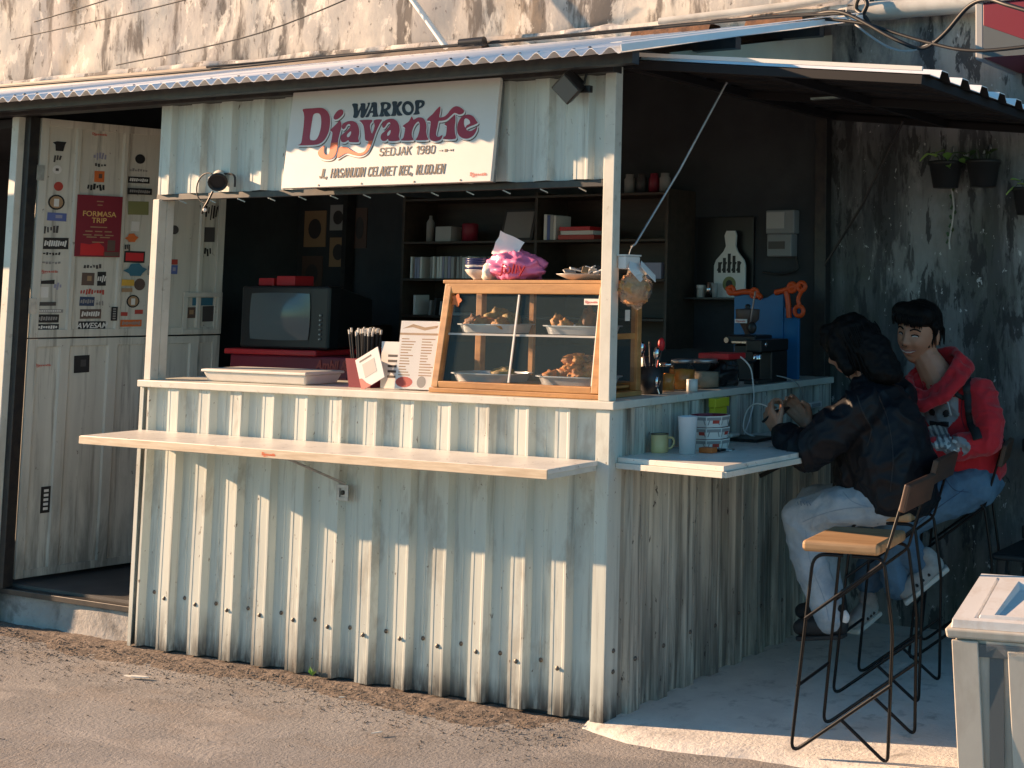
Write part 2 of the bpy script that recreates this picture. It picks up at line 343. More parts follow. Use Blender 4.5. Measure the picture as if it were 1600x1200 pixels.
LOGO={'D':[[(-14464,3146),(-13936,3153),(-13495,3148),(-13243,3046),(-13067,2884),(-12982,2702),(-12950,2497),(-12973,2168),(-13127,1870),(-13371,1715),(-13702,1677),(-14485,1691),(-14361,1767),(-14334,2022),(-14332,2432),(-14360,2819),(-14423,3003)],[(-13892,2873),(-13767,2944),(-13595,2923),(-13474,2802),(-13405,2467),(-13429,2188),(-13511,1962),(-13631,1865),(-13835,1874),(-13932,1954),(-13939,2210),(-13919,2618)]],'j':[[(-12455,2588),(-12354,2469),(-12344,2292),(-12406,1941),(-12425,1740),(-12411,1538),(-12443,1313),(-12549,1141),(-12770,1074),(-13074,1097),(-13289,1193),(-13398,1349),(-13333,1473),(-13214,1570),(-13090,1628),(-13101,1489),(-13061,1336),(-12965,1257),(-12835,1278),(-12792,1427),(-12776,1754),(-12757,1956),(-12768,2133),(-12882,2227),(-12736,2360),(-12588,2480)]],'jdot':[[(-12456,3032),(-12327,2949),(-12341,2823),(-12519,2680),(-12678,2636),(-12787,2692),(-12773,2819),(-12631,2977)]],'a':[[(-12322,2367),(-12254,2465),(-12066,2532),(-11838,2546),(-11632,2486),(-11482,2353),(-11379,2098),(-11391,1848),(-11352,1697),(-11812,1716),(-11889,1794),(-12043,1725),(-12209,1732),(-12291,1836),(-12281,1986),(-12134,2106),(-11954,2224),(-11874,2346),(-11918,2424),(-12047,2405),(-12127,2282),(-12219,2236),(-12294,2290)],[(-11827,2143),(-11795,2041),(-11875,1919),(-11975,1923),(-11990,2024)]],'y':[[(-11413,2551),(-10794,2534),(-10868,2375),(-10846,2225),(-10715,1995),(-10629,2290),(-10694,2517),(-10309,2524),(-10385,2378),(-10532,2061),(-10618,1767),(-10711,1522),(-10841,1304),(-11050,1187),(-11305,1159),(-11640,1221),(-11911,1281),(-12129,1202),(-12345,1109),(-12364,1235),(-12325,1409),(-12307,1509),(-12147,1541),(-11912,1507),(-11664,1385),(-11354,1273),(-11095,1276),(-10949,1382),(-10877,1553),(-10850,1702),(-11020,1758),(-11086,1985),(-11179,2290),(-11300,2445)]],'a2':[[(-10252,2347),(-10202,2444),(-10021,2523),(-9800,2537),(-9566,2452),(-9413,2259),(-9353,2059),(-9370,1838),(-9316,1676),(-9806,1671),(-9882,1761),(-9999,1692),(-10160,1698),(-10254,1801),(-10243,1949),(-10084,2066),(-9929,2208),(-9851,2329),(-9893,2405),(-10000,2373),(-10081,2265),(-10166,2194),(-10238,2247)],[(-9819,2104),(-9789,2004),(-9853,1896),(-9947,1887),(-9947,1999)]],'n':[[(-8827,2577),(-8716,2448),(-8508,2524),(-8285,2489),(-8146,2372),(-8057,2173),(-8044,1953),(-7971,1755),(-7926,1643),(-8484,1654),(-8438,1774),(-8377,2016),(-8391,2237),(-8471,2363),(-8602,2296),(-8704,2129),(-8740,1934),(-8704,1786),(-8640,1661),(-9221,1672),(-9126,1779),(-9093,1998),(-9098,2146),(-9219,2226),(-9074,2318),(-8930,2409)]],'t':[[(-7505,2891),(-7469,2730),(-7483,2487),(-7270,2489),(-7100,2590),(-6941,2777),(-6739,2863),(-6520,2804),(-6338,2673),(-6371,2578),(-6547,2539),(-6768,2610),(-6937,2509),(-7133,2373),(-7372,2336),(-7493,2330),(-7528,2124),(-7561,1907),(-7530,1785),(-7416,1731),(-7241,1797),(-7283,1653),(-7427,1587),(-7641,1583),(-7803,1651),(-7869,1799),(-7871,2043),(-7878,2335),(-8054,2380),(-8007,2488),(-7836,2602),(-7673,2765)]],'i':[[(-6754,2544),(-6696,2328),(-6702,2087),(-6656,1844),(-6613,1626),(-7207,1650),(-7085,1766),(-7070,2007),(-7086,2129),(-7203,2207),(-7032,2301),(-6894,2410)]],'e':[[(-6093,2517),(-5874,2434),(-5703,2257),(-5662,2160),(-6121,2013),(-6079,1915),(-5897,1895),(-5701,1994),(-5643,2051),(-5659,1896),(-5785,1711),(-6011,1613),(-6253,1635),(-6447,1739),(-6559,1912),(-6574,2154),(-6468,2390),(-6300,2490)],[(-6196,2377),(-6036,2297),(-5991,2175),(-6133,2109),(-6198,2028),(-6275,2164),(-6281,2333)]]}
WARKOP={'W':[[(-11922,3220),(-11659,3219),(-11620,3065),(-11568,2936),(-11466,3133),(-11494,3210),(-11266,3211),(-11229,3070),(-11197,2968),(-11109,3140),(-11135,3211),(-11006,3215),(-11086,2987),(-11235,2668),(-11415,2677),(-11425,2854),(-11457,2956),(-11578,2672),(-11793,2683),(-11780,2821),(-11831,3051)]],'A':[[(-10925,3218),(-10681,3210),(-10630,2964),(-10568,2761),(-10505,2658),(-10812,2660),(-10792,2747),(-10818,2811),(-10946,2805),(-11008,2670),(-11170,2670),(-11090,2787),(-10963,3031),(-10929,3130)],[(-10852,3051),(-10822,2911),(-10912,2903)]],'R':[[(-10469,3194),(-10182,3204),(-10015,3157),(-9937,3054),(-9983,2931),(-10103,2875),(-9991,2757),(-9912,2654),(-10168,2654),(-10259,2846),(-10264,2771),(-10232,2657),(-10474,2661),(-10426,2779),(-10410,3003)],[(-10266,3121),(-10135,3101),(-10135,2989),(-10273,2946)]],'K':[[(-9893,3196),(-9654,3198),(-9648,3039),(-9556,3178),(-9399,3185),(-9431,3077),(-9546,2946),(-9426,2767),(-9309,2650),(-9546,2649),(-9650,2827),(-9639,2653),(-9897,2658),(-9830,2750),(-9827,2998)]],'O':[[(-8786,2895),(-8789,2810),(-8819,2734),(-8875,2676),(-8951,2641),(-9039,2631),(-9131,2649),(-9217,2693),(-9291,2758),(-9343,2838),(-9369,2925),(-9367,3011),(-9336,3086),(-9280,3145),(-9204,3180),(-9115,3189),(-9023,3171),(-8937,3127),(-8864,3062),(-8812,2982)],[(-8915,2902),(-8907,2854),(-8914,2812),(-8935,2779),(-8970,2759),(-9015,2754),(-9064,2764),(-9114,2788),(-9159,2824),(-9196,2869),(-9220,2917),(-9229,2965),(-9222,3008),(-9200,3040),(-9165,3060),(-9120,3066),(-9071,3056),(-9021,3031),(-8975,2995),(-8939,2950)]],'P':[[(-8752,3177),(-8473,3194),(-8310,3141),(-8278,3017),(-8373,2911),(-8523,2869),(-8527,2783),(-8479,2658),(-8774,2648),(-8709,2743),(-8705,2940)],[(-8522,3091),(-8424,3061),(-8444,2976),(-8533,2944)]]}
STICK=[(0.083,2.113,0.06,0.044,'black','jar'),(0.078,2.056,0.035,0.04,'dark','marks'),(0.079,2.005,0.039,0.04,'white','ringu'),(0.089,1.929,0.04,0.042,'red','disc'),(0.084,1.856,0.072,0.07,'black','ring'),(0.09,1.789,0.083,0.037,'blue','plain'),(0.068,1.731,0.066,0.037,'dark','marks'),(0.26,2.185,0.074,0.023,'logo','logo'),(0.265,2.082,0.061,0.036,'lilac','marks'),(0.269,2.04,0.054,0.016,'dark','marks'),(0.267,1.986,0.045,0.052,'orange','plain'),(0.254,1.935,0.082,0.034,'black','marks'),(0.451,2.083,0.048,0.046,'black','disc'),(0.446,2.028,0.086,0.016,'grey','marks'),(0.45,1.982,0.102,0.03,'black','bar'),(0.453,1.927,0.115,0.03,'black','bar'),(0.455,1.848,0.097,0.064,'olive','plain'),(0.445,1.76,0.038,0.046,'white','plain'),(0.09,1.668,0.114,0.052,'black','bar'),(0.077,1.621,0.078,0.015,'black','marks'),(0.078,1.58,0.08,0.013,'grey','marks'),(0.071,1.542,0.086,0.024,'logo','logo'),(0.06,1.49,0.072,0.032,'black','arrow'),(0.111,1.474,0.035,0.035,'lilac','marks'),(0.051,1.446,0.043,0.048,'white','plain'),(0.07,1.394,0.076,0.017,'dark','plain'),(0.084,1.362,0.113,0.015,'grey','bar'),(0.076,1.328,0.096,0.037,'black','bar'),(0.078,1.289,0.096,0.028,'black','bar'),(0.061,1.245,0.122,0.017,'dark','plain'),(0.036,1.219,0.077,0.015,'logo','logo'),(0.267,1.217,0.081,0.015,'black','disc'),(0.259,1.566,0.082,0.022,'dark','marks'),(0.242,1.508,0.056,0.058,'brown','plain'),(0.303,1.51,0.039,0.065,'black','bar'),(0.264,1.45,0.11,0.029,'red','marks'),(0.243,1.405,0.066,0.042,'navy','bar'),(0.301,1.395,0.037,0.027,'grey','marks'),(0.262,1.347,0.094,0.044,'brown','bar'),(0.365,1.347,0.029,0.065,'black','barv'),(0.271,1.294,0.122,0.038,'black','AWESAM'),(0.426,1.706,0.065,0.041,'orange','cap'),(0.409,1.66,0.027,0.032,'dark','marks'),(0.449,1.615,0.097,0.055,'black','tag'),(0.451,1.555,0.112,0.061,'teal','cap'),(0.42,1.493,0.058,0.029,'yellow','plain'),(0.48,1.485,0.052,0.057,'brown','disc'),(0.418,1.458,0.049,0.018,'tan','plain'),(0.453,1.405,0.061,0.061,'black','ring'),(0.415,1.345,0.031,0.018,'red','plain'),(0.483,1.355,0.038,0.02,'red','plain'),(0.449,1.302,0.099,0.032,'orange','bar'),(0.235,1.118,0.068,0.079,'black','plain'),(0.113,0.518,0.044,0.117,'black','barv'),(0.069,1.12,0.076,0.04,'logo','logo'),(0.809,1.734,0.056,0.073,'dark','plain'),(0.792,1.648,0.065,0.054,'black','marks'),(0.637,1.595,0.041,0.025,'red','plain'),(0.638,1.558,0.041,0.043,'blue','plain'),(0.633,1.751,0.044,0.044,'dark','disc'),(0.792,1.403,0.104,0.038,'teal','plain'),(0.732,1.349,0.061,0.053,'brown','plain'),(0.83,1.343,0.072,0.076,'dark','plain'),(0.808,1.848,0.105,0.079,'black','marks')]
# poster s0,s1,z0,z1 (0.17233515831459525, 0.3716088247037694, 1.6135864747496562, 1.8913548526614348)
# ================================================================== setting
def sheet(u0, u1, z0, z1, place, edges, depth=.026, top=.055, lf=.022, rf=.012, th=.0025, wob=0.0035, seed=1):
    """ribbed sheet; edges = right edges of the ribs along u; place(u, d, z) -> world, d = outward"""
    prof = [(u0, 0.0)]
    for e in sorted(edges):
        L_ = e - rf - top - lf; pm = L_ - .045
        for u, d in ((pm-.005, 0), (pm, -.002), (pm+.005, 0), (L_, 0), (L_+lf*.6, depth+.001), (L_+lf*.6+.013, depth+.001), (L_+lf*.6+.015, depth), (e-rf-.013, depth), (e-rf-.010, depth+.002), (e-rf, depth+.002), (e, 0)) if depth > .015 else ((e-rf-top-lf, 0), (e-rf-top, depth), (e-rf, depth), (e, 0)):
            if u0 < u < u1: prof.append((u, d))
    prof.append((u1, 0.0))
    rows = 7; mb = MB(); F, B = [], []
    for i in range(rows):
        z = z0 + (z1-z0)*i/(rows-1)
        zz = (lambda u: z + (.007*noise.noise(Vector((u*9, 1, seed))) if i == 0 else 0))
        F.append([place(u, d + wob*noise.noise(Vector((u*5, z*2.3, seed))), zz(u)) for u, d in prof])
        B.append([place(u, d - th + wob*noise.noise(Vector((u*5, z*2.3, seed))), zz(u)) for u, d in prof])
    mb.grid(F, False); mb.grid(B, False, True)
    for r in (0, rows-1):
        n = len(prof)
        mb.add(F[r] + B[r], [(j, j+1, n+j+1, n+j) for j in range(n-1)])
    return mb
def fplace(u, d, z): return Vector((u, -d, z))
def splace(u, d, z): return Vector((d, u, z))
PITCH = .1783
FEDGE = [-.147 - PITCH*k for k in range(-0, 13)]
SEDGE = [.171 + PITCH*k for k in range(0, 9)]

# road: one sheet to the horizon, finer near the stall
mb = MB(); xs = [-60,-20,-8] + [-5+.25*i for i in range(37)] + [8,20,60]; ys = [-60,-20,-6] + [-3+.2*i for i in range(16)] + [.6, 6, 20, 60]
def road_z(x, y):
    if not (-5 <= x <= 4 and -3 <= y <= 0): return 0
    return .008*noise.noise(Vector((x*1.1, y*1.1, 0)))*min(1, (x+5)/.5, (4-x)/.5, (y+3)/.5) - .004
mb.grid([[Vector((x, y, road_z(x, y)-.002)) for x in xs] for y in ys])
struct(mb.build('road', 'road'))
# bank of loose dirt along the foot of the sheet wall
mb = MB(); nx, ny = 420, 30; G = []
for j in range(ny+1):
    y = -.22 + .26*j/ny; row = []
    for i in range(nx+1):
        x = -4.2 + 4.15*i/nx; e = min(1, j/ny*1.4)
        edge = 1 if x < -.5 else max(0, (-.05-x)/.45)
        n_ = .8*noise.noise(Vector((x*3, y*5, 3))) + .5*noise.noise(Vector((x*11, y*12, 5))) + .35*noise.noise(Vector((x*38, y*40, 7)))
        row.append(Vector((x, y, -.013 + .017*e*edge + .0075*n_*min(1, e*2))))
    G.append(row)
mb.grid(G); tag(mb.build('dirt', 'dirt_bank'), 'strip of loose brown dirt along the foot of the sheet metal wall', 'dirt', kind='stuff')
# gravel: grit and small stones on the road
mb = MB()
for i in range(3600):
    if i < 2900: x, y = rng.uniform(-4, 0), -.05 - abs(rng.gauss(0, .16))
    else: x, y = rng.uniform(-3.5, 1.6), rng.uniform(-2.4, -.1)
    if x > -.05 and y > -.14: continue
    r = rng.uniform(.0018, .005) * (1.7 if rng.random() < .05 else 1)
    z = .012*max(0, 1-abs(y)/.25) + road_z(x, y)
    v = [Vector((x + r*rng.uniform(.7,1.3)*a, y + r*rng.uniform(.7,1.3)*b, z + r*.7*c)) for a, b, c in ((1,0,0),(0,1,0),(-1,0,0),(0,-1,0),(0,0,1))]
    mb.add(v, [(0,1,4),(1,2,4),(2,3,4),(3,0,4)])
tag(mb.build('gravel', 'dirt_bank'), 'small stones and grit scattered over the road', 'gravel', kind='stuff')
# pale litter flakes
for i, (x, y, a) in enumerate(((-1.93,-.31,.2),(-2.25,-.83,.1),(-.62,-.42,1.0),(-1.0,-.2,.5))):
    mb = MB(); n = 7; P = [(.05*math.cos(2*math.pi*k/n)*(1+.3*rng.random()), .011*math.sin(2*math.pi*k/n)) for k in range(n)]
    s_ = (1, .8, .3, .2)[i]
    mb.prism([(p*s_, q*s_) for p, q in P], .003, Matrix.Translation((x, y, .002 + (.012 if y > -.25 else 0))) @ Matrix.Rotation(a, 4, 'Z'))
    tag(mb.build('dry_leaf', 'straw_white'), ('longest pale dry leaf on the road below the doorstep', 'pale dry leaf lying on the road at lower left', 'small pale scrap on the road before the middle of the stall', 'tiny pale scrap at the foot of the dirt strip')[i], 'leaf', 'pale leaf litter')
# concrete apron at the side
edge = [(-.055,-.03),(.05,-.06),(.17,-.095),(.34,-.11),(.52,-.085),(.66,-.06),(.9,-.055),(1.4,-.07),(2.2,-.1),(4,-.14)]
edge = [(p[0], p[1]) for p in spline([(a, b, 0) for a, b in edge], 5)]
mb = MB(); G = []
for a, b in edge:
    b2 = b + .008*noise.noise(Vector((a*14, 0, 2)))
    G.append([Vector((a, b2-.03, -.006)), Vector((a, b2, .010))] + [Vector((a, b2 + (1.72-b2)*t, .013 + .004*noise.noise(Vector((a*3, t*5, 1))))) for t in (.04,.12,.25,.4,.6,.8,1)])
mb.grid(G, True, True); struct(mb.build('pavement', 'concrete'))
# doorstep
st = struct(bpy.data.objects.new('doorstep', None)); COL.objects.link(st)
mb = MB(); G = []
for i in range(61):
    x = -6 + (6-2.36)*i/60; n_ = lambda z: .012*noise.noise(Vector((x*4, z*6, 8))) + .006*noise.noise(Vector((x*15, z*15, 4)))
    G.append([Vector((x, .035 + n_(z) - .01*(z < .02), z)) for z in (-.02,.02,.05,.08,.11,.128)] + [Vector((x, .3, .128))])
mb.grid(G, True, True); mb.build('step_block', 'step_concrete', st)
MB().box(-6, -2.36, .012, .05, .128, .152).build('metal_lip', 'dark_steel', st, .002)
MB().box(-6, -2.36, .051, 1.7, .10, .148).build('step_slab', 'step_concrete', st)
struct(MB().box(-3.3, -.01, .052, 1.69, .149, .165).build('floor', 'floor_dark'))

# old wall behind the roof, sunlit
ow = thing('old_wall', 'tall weathered cream plaster wall with dark stains rising behind the roof', 'wall', (-3, 1.7, 0))
mb = MB(); G = []
for j in range(36):
    z = 0 if j == 0 else 2.3 + 2.4*(j-1)/34; row = []
    for i in range(190):
        x = -12 + 12.16*i/189
        d = .03*noise.noise(Vector((x*1.3, z*1.3, 2))) + .022*noise.noise(Vector((x*5, z*4, 7))) + .010*noise.noise(Vector((x*16, z*16, 9)))
        row.append(Vector((x, 1.74 - (d if z > 2 else 0), z)))
    G.append(row)
mb.grid(G); mb.build('wall_face', 'old_wall', ow)
MB().box(-12, .16, 1.80, 2.1, 0, 4.7).build('wall_core', 'old_wall', ow)
# crumbling plaster ledge where roof meets wall
mb = MB(); G = []
for i in range(160):
    x = -6 + 6.1*i/159; z = 2.755 + .02*noise.noise(Vector((x*2, 0, 1)))
    o_ = .045 + .03*noise.noise(Vector((x*6, 1, 4)))
    G.append([Vector((x, 1.72, z+.05+.02*noise.noise(Vector((x*9,3,3))))), Vector((x, 1.70-o_, z+.035)), Vector((x, 1.69-o_, z)), Vector((x, 1.70, z-.05))])
mb.grid(G, True, True); mb.build('plaster_ledge', 'old_wall', ow)
# mouldy wall on the right
mw = thing('mouldy_wall', 'grey wall streaked with black mould and peeling paint behind the two men', 'wall', (2, 1.75, 0))
mb = MB(); G = []
for j in range(60):
    z = -.01 + 2.73*j/59; row = []
    for i in range(110):
        x = -.02 + 5*(i/109)**1.5
        d = .010*noise.noise(Vector((x*3, z*2, 12))) + .006*noise.noise(Vector((x*11, z*7, 17)))
        row.append(Vector((x, 1.705 - d, z)))
    G.append(row)
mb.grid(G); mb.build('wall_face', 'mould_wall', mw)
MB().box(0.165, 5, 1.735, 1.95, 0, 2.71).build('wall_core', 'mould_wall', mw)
mb = MB(); mb.box(.165, 5, 1.66, 1.97, 2.712, 2.735).build('coping', 'old_wall', mw, .004)

# ================================================================== the stall
stall = thing('coffee_stall', 'small street coffee stall of cream ribbed sheet metal with open counters', 'stall', (-1.2, .8, 0))
# ---- front and side sheet walls
fw = sheet(-2.335, -.045, .012, 1.058, fplace, [e for e in FEDGE]).build('front_wall', 'cream_metal', stall)
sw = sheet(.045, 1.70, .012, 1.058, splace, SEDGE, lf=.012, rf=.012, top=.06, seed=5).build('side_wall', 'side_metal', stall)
MB().box(-2.30, -.02, .012, .045, .0, 1.055).build('front_lining', 'inner_wall', stall)
MB().box(-.045, -.012, .05, 1.69, .0, 1.055).build('side_lining', 'inner_wall', stall)
mb = MB(); mb.box(-.046, .010, -.030, -.0275, .005, 1.058); mb.box(.0075, .010, -.0275, .048, .005, 1.058); mb.build('corner_trim', 'cream_metal', stall, .0008)
mb = MB(); mb.box(-2.352, -2.330, -.029, -.0265, .01, 1.058); mb.box(-2.352, -2.3495, -.0265, .03, .01, 1.058); mb.build('end_trim', 'cream_metal', stall, .0008)
# screws
def screws(pts, nrm, parent, r=.006):
    mb = MB(); u, v = frame(nrm); M = Matrix((u, v, Vector(nrm))).transposed().to_4x4()
    mb.lathe([(.0085, 0), (.0085, .0015), (.0055, .002), (.0055, .005), (.003, .006)], n=8, M=M)
    me = mb.mesh('screw'); me.materials.append(MAT['screw'])
    for p in pts:
        o = bpy.data.objects.new('screw', me); COL.objects.link(o); o.location = p
        L_ = Vector(p); attach(o, parent)
ps = []
for k, e in enumerate(FEDGE):
    z = .175 + .012*rng.uniform(-1, 1) + .004*k
    ps.append((e-.04, -.0275, z)); ps.append((e-PITCH*.5-.042, -.0015, z+.012))
screws([p for p in ps if p[0] > -2.32], (0,-1,0), fw)
screws([(.0275, e-.042, .20+.012*rng.uniform(-1,1)) for e in SEDGE[:8]] + [(.011, .02, .17), (.011, .02, .24)], (1,0,0), sw)
# ---- counter ledges
cn = MB().box(-2.356, .034, -.042, .36, 1.06, 1.088).build('counter_ledge', 'cream_trim', stall, .003)
MB().box(-.33, .034, .3605, 1.66, 1.06, 1.0875).build('side_ledge', 'cream_trim', stall, .003)
# ---- folding shelf on the front
sh = MB().box(-2.33, -.035, -.305, -.030, .868, .884).build('front_shelf', 'shelf_top', stall, .002)
MB().box(-2.33, -.035, -.310, -.3052, .853, .8825).build('edge_strip', 'ply_edge', sh, .001)
mb = MB(); mb.box(-2.32, -2.29, -.30, -.032, .850, .8675); mb.box(-.075, -.040, -.30, -.032, .850, .8675); mb.box(-2.288, -.077, -.30, -.275, .850, .8675); mb.build('frame', 'cream_trim', sh, .001)
MB().tube([(-1.30, -.24, .852), (-1.19, -.035, .735)], .0045).build('stay_rod', 'zinc', sh)
# latch plate with square hole
mb = MB(); x0, z0 = -1.205, .700
for a, b, c_, d in ((-.03,.03,.017,.03),(-.03,.03,-.03,-.017),(-.03,-.014,-.017,.017),(.014,.03,-.017,.017)): mb.box(x0+a, x0+b, -.0325, -.0285, z0+c_, z0+d)
mb.box(x0-.013, x0+.013, -.0284, -.0278, z0-.016, z0+.016); lp = mb.build('latch_plate', 'zinc', stall, .0006)
MB().lathe([(.009,0),(.009,.004),(.004,.006)], (x0, -.0286, z0), 10, Matrix.Rotation(R(90), 4, 'X')).build('bolt', 'dark_steel', lp)
# ---- folding shelf on the side
P4 = [(.012,.02),(.47,-.03),(.50,.45),(.46,1.62),(.012,1.62)]
mb = MB(); mb.prism(P4, .018, Matrix.Translation((0,0,.876))); ss = mb.build('side_shelf', 'shelf_top', stall, .002)
mb = MB()
for a, b in zip(P4[:-1], P4[1:]): mb.bar((a[0], a[1], .866), (b[0], b[1], .866), .02, .0195)
mb.build('frame', 'cream_trim', ss, .001)
for y in (1.0, 1.5): MB().bar((.30,y,.856), (.03,y,.72), .016, .016).build('bracket', 'dark_steel', ss)
# ---- posts and beams
MB().box(-.040, .006, -.030, .012, 1.0885, 2.262).build('corner_post', 'cream_trim', stall, .002)
MB().box(-2.338, -2.300, -.026, .012, 1.0885, 1.84).build('window_post', 'cream_trim', stall, .002)
MB().box(-2.337, -2.301, .014, .05, .165, 2.25).build('door_post', 'cream_trim', stall, .002)
MB().box(-3.285, -3.238, -.03, .012, .0, 2.235).build('left_post', 'cream_trim', stall, .003)
MB().box(-3.2375, -3.200, .0, .045, .153, 2.235).build('door_frame', 'dark_steel', stall, .002)
MB().box(-.062, -.004, 1.64, 1.69, 1.088, 2.28).build('rear_post', 'dark_steel', stall, .002)
MB().box(-3.4, .010, -.055, -.002, 2.236, 2.285).build('top_beam', 'dark_steel', stall, .002)
MB().box(-.035, .009, .0135, 1.69, 2.263, 2.30).build('side_beam', 'dark_steel', stall, .002)
MB().box(-2.335, -.041, -.012, .010, 1.836, 1.8615).build('header_rail', 'dark_steel', stall, .002)
for i in range(13): MB().bar((-2.2+.17*i, -.01, 1.834), (-2.185+.17*i, .015, 1.822), .004, .004).build('rail_clip', 'zinc', stall)
HED = [-.10 - PITCH*k for k in range(13)]
hd = sheet(-2.335, -.042, 1.8625, 2.235, fplace, HED, depth=.022, seed=9).build('header_wall', 'cream_metal', stall)
screws([(e-.085, -.0015, 1.882) for e in HED[:12]], (0,-1,0), hd)
# gable panel
mb = MB(); mb.prism([(.33,2.302),(1.69,2.302),(1.69,2.66),(.33,2.365)], .006, Matrix(((0,0,1,-.01),(1,0,0,0),(0,1,0,0),(0,0,0,1)))); mb.build('gable_panel', 'cream_wall', stall)
MB().box(-.012, .006, .02, .52, 2.302, 2.345).build('gable_bar', 'dark_steel', stall)
# ---- inside lining
MB().box(-3.32, -.0635, 1.672, 1.69, .165, 2.72).build('back_lining', 'inner_wall', stall)
MB().prism([(.06,0),(1.69,0),(1.69,2.60),(.06,2.24)], .04, Matrix(((0,0,1,-3.36),(1,0,0,0),(0,1,0,0),(0,0,0,1)))).build('left_lining', 'inner_wall', stall)
MB().box(-3.30, -2.34, .01, .03, 2.24, 2.33).build('door_head', 'dark_steel', stall)
# ---- roof
def roof_z(y): return 2.262 + .235*(y + .304)
mb = MB(); per = .076; n = int(7.4/per*8); F, B = [], []
for j in range(9):
    y = -.304 + 2.0*j/8; row = []; rb = []
    for i in range(n+1):
        x = -7.2 + 7.415*i/n; z = roof_z(y) + .0118*math.sin(2*math.pi*x/per) + .004*noise.noise(Vector((x*1.5, y*2, 4)))
        row.append(Vector((x, y + (.004*noise.noise(Vector((x*3,0,1))) if j == 0 else 0), z))); rb.append(row[-1] - Vector((0,0,.0016)))
    F.append(row); B.append(rb)
mb.grid(F); mb.grid(B, True, True); m_ = n+1
mb.add(F[0]+B[0], [(i, m_+i, m_+i+1, i+1) for i in range(n)])
rf = mb.build('roof', 'roof_metal', stall)
mb = MB(); a0, a1 = Vector((.2165, -.304, roof_z(-.304)+.004)), Vector((.2165, 1.69, roof_z(1.69)+.004))
mb.bar(a0, a1, .004, .024); mb.bar(a0+Vector((-.02,0,.02)), a1+Vector((-.02,0,.02)), .045, .003); mb.build('verge_trim', 'roof_metal', rf)
for y in (-.18, .5, 1.2): MB().box(-7, .19, y-.02, y+.02, roof_z(y)-.058, roof_z(y)-.012).build('purlin', 'dark_steel', rf)
for x in (-3.26, -2.3, -.055): MB().bar((x, .02, roof_z(.02)-.082), (x, 1.66, roof_z(1.66)-.082), .04, .045).build('rafter', 'dark_steel', rf)
ps = []
for k in range(70):
    x = .019 + .2*0 - per*round(k*1.35) ; x = x
    ps.append((x + .0, -.20 + .012*rng.uniform(-1,1), roof_z(-.2) + .008))
screws([p for p in ps if p[0] > -5][:52], (0,-.2,1), rf)
# ---- awning over the side counter
aw = bpy.data.objects.new('awning', None); COL.objects.link(aw); attach(aw, stall)
hx, hz, ox, oz = .012, 2.292, 1.16, 2.168
def ap(y, t, h): # along slope t 0..1, h upwards
    return Vector((hx + (ox-hx)*t, y, hz + (oz-hz)*t + h))
prof = [(.02, 0)]
for k in range(9):
    e = .10 + .185*k
    prof += [(e, 0), (e+.02, .028), (e+.075, .028), (e+.095, 0)]
prof = [p for p in prof if p[0] < 1.66] + [(1.66, 0)]
mb = MB()
F = [[ap(y, t, h) for y, h in prof] for t in (0, .35, .7, 1.02)]; B = [[p - Vector((0,0,.003)) for p in r] for r in F]
mb.grid(F, False)
lin = MB(); lin.grid(B, False, True); lin.build('awning_lining', 'cap_black', aw)
n = len(prof)
for r in (0, 3): mb.add(F[r]+B[r], [(j, j+1, n+j+1, n+j) for j in range(n-1)])
mb.build('awning_sheet', 'roof_metal', aw)
for nm, a, b in (('frame_bar', ap(.02,0,-.02), ap(.02,1,-.02)), ('frame_bar', ap(1.65,0,-.02), ap(1.65,1,-.02)), ('frame_bar', ap(.04,.985,-.0205), ap(1.63,.985,-.0205)),
                 ('frame_bar', ap(.04,.5,-.0205), ap(1.63,.5,-.0205)), ('frame_bar', ap(.04,.02,-.0205), ap(1.63,.02,-.0205)), ('frame_bar', ap(.84,.03,-.0225), ap(.84,.97,-.0225))):
    MB().bar(a, b, .026, .030).build(nm, 'cap_black', aw, .001)
MB().bar(ap(.012,0,.016), ap(.012,1.0,.016), .010, .014).build('edge_trim', 'white_paint', aw)
MB().box(.45, .57, .60, .625, 2.195, 2.203).build('steel_clip', 'zinc', aw)
MB().tube([(.006,.085,1.625), (.012,.10,1.635), (.14,.18,1.90), (.285,.26,2.225)], .0045).build('stay_rod', 'zinc', aw)
MB().tube([(-.003,1.63,1.59), (.22,1.56,1.86), (.43,1.52,2.215)], .006).build('stay_rod', 'dark_steel', aw)

# ---- stable door, swung inwards
door = thing('stable_door', 'two-leaf ribbed metal door covered in stickers, swung open into the stall', 'door', (-3.2, .05, .165))
da = R(78); dd = Vector((math.cos(da), math.sin(da), 0)); dn = Vector((dd.y, -dd.x, 0))    # dn faces the room / camera
D0 = Vector((-3.2, .05, 0))
def dpl(s, d, z): return D0 + dd*s + dn*d + Vector((0,0,z))
DM = Matrix((dd, Vector((0,0,1)), dn)).transposed().to_4x4(); DM.translation = D0     # local x=s, y=z, z=out
DE = [.182, .396, .59, .785]
def leaf(name, z0, z1):
    lf_ = bpy.data.objects.new(name, None); COL.objects.link(lf_); attach(lf_, door)
    sheet(.03, .855, z0+.03, z1-.03, dpl, DE, depth=.010, top=.016 if z0 > 1 else .04, lf=.006, rf=.006, th=.002, wob=.0006, seed=z0+3).build('ribbed_panel', 'door_metal', lf_)
    for a in ((0,.035,z0,z1),(.85,.885,z0,z1)): MB().box(a[0], a[1], a[2], a[3], -.012, .010, M=DM).build('stile', 'door_metal', lf_, .0015)
    for a in ((z0,z0+.035),(z1-.035,z1)): MB().box(.0355, .8495, a[0], a[1], -.011, .009, M=DM).build('rail', 'door_metal', lf_, .0015)
    return lf_
upper = leaf('upper_leaf', 1.243, 2.235); lower = leaf('lower_leaf', .185, 1.236)
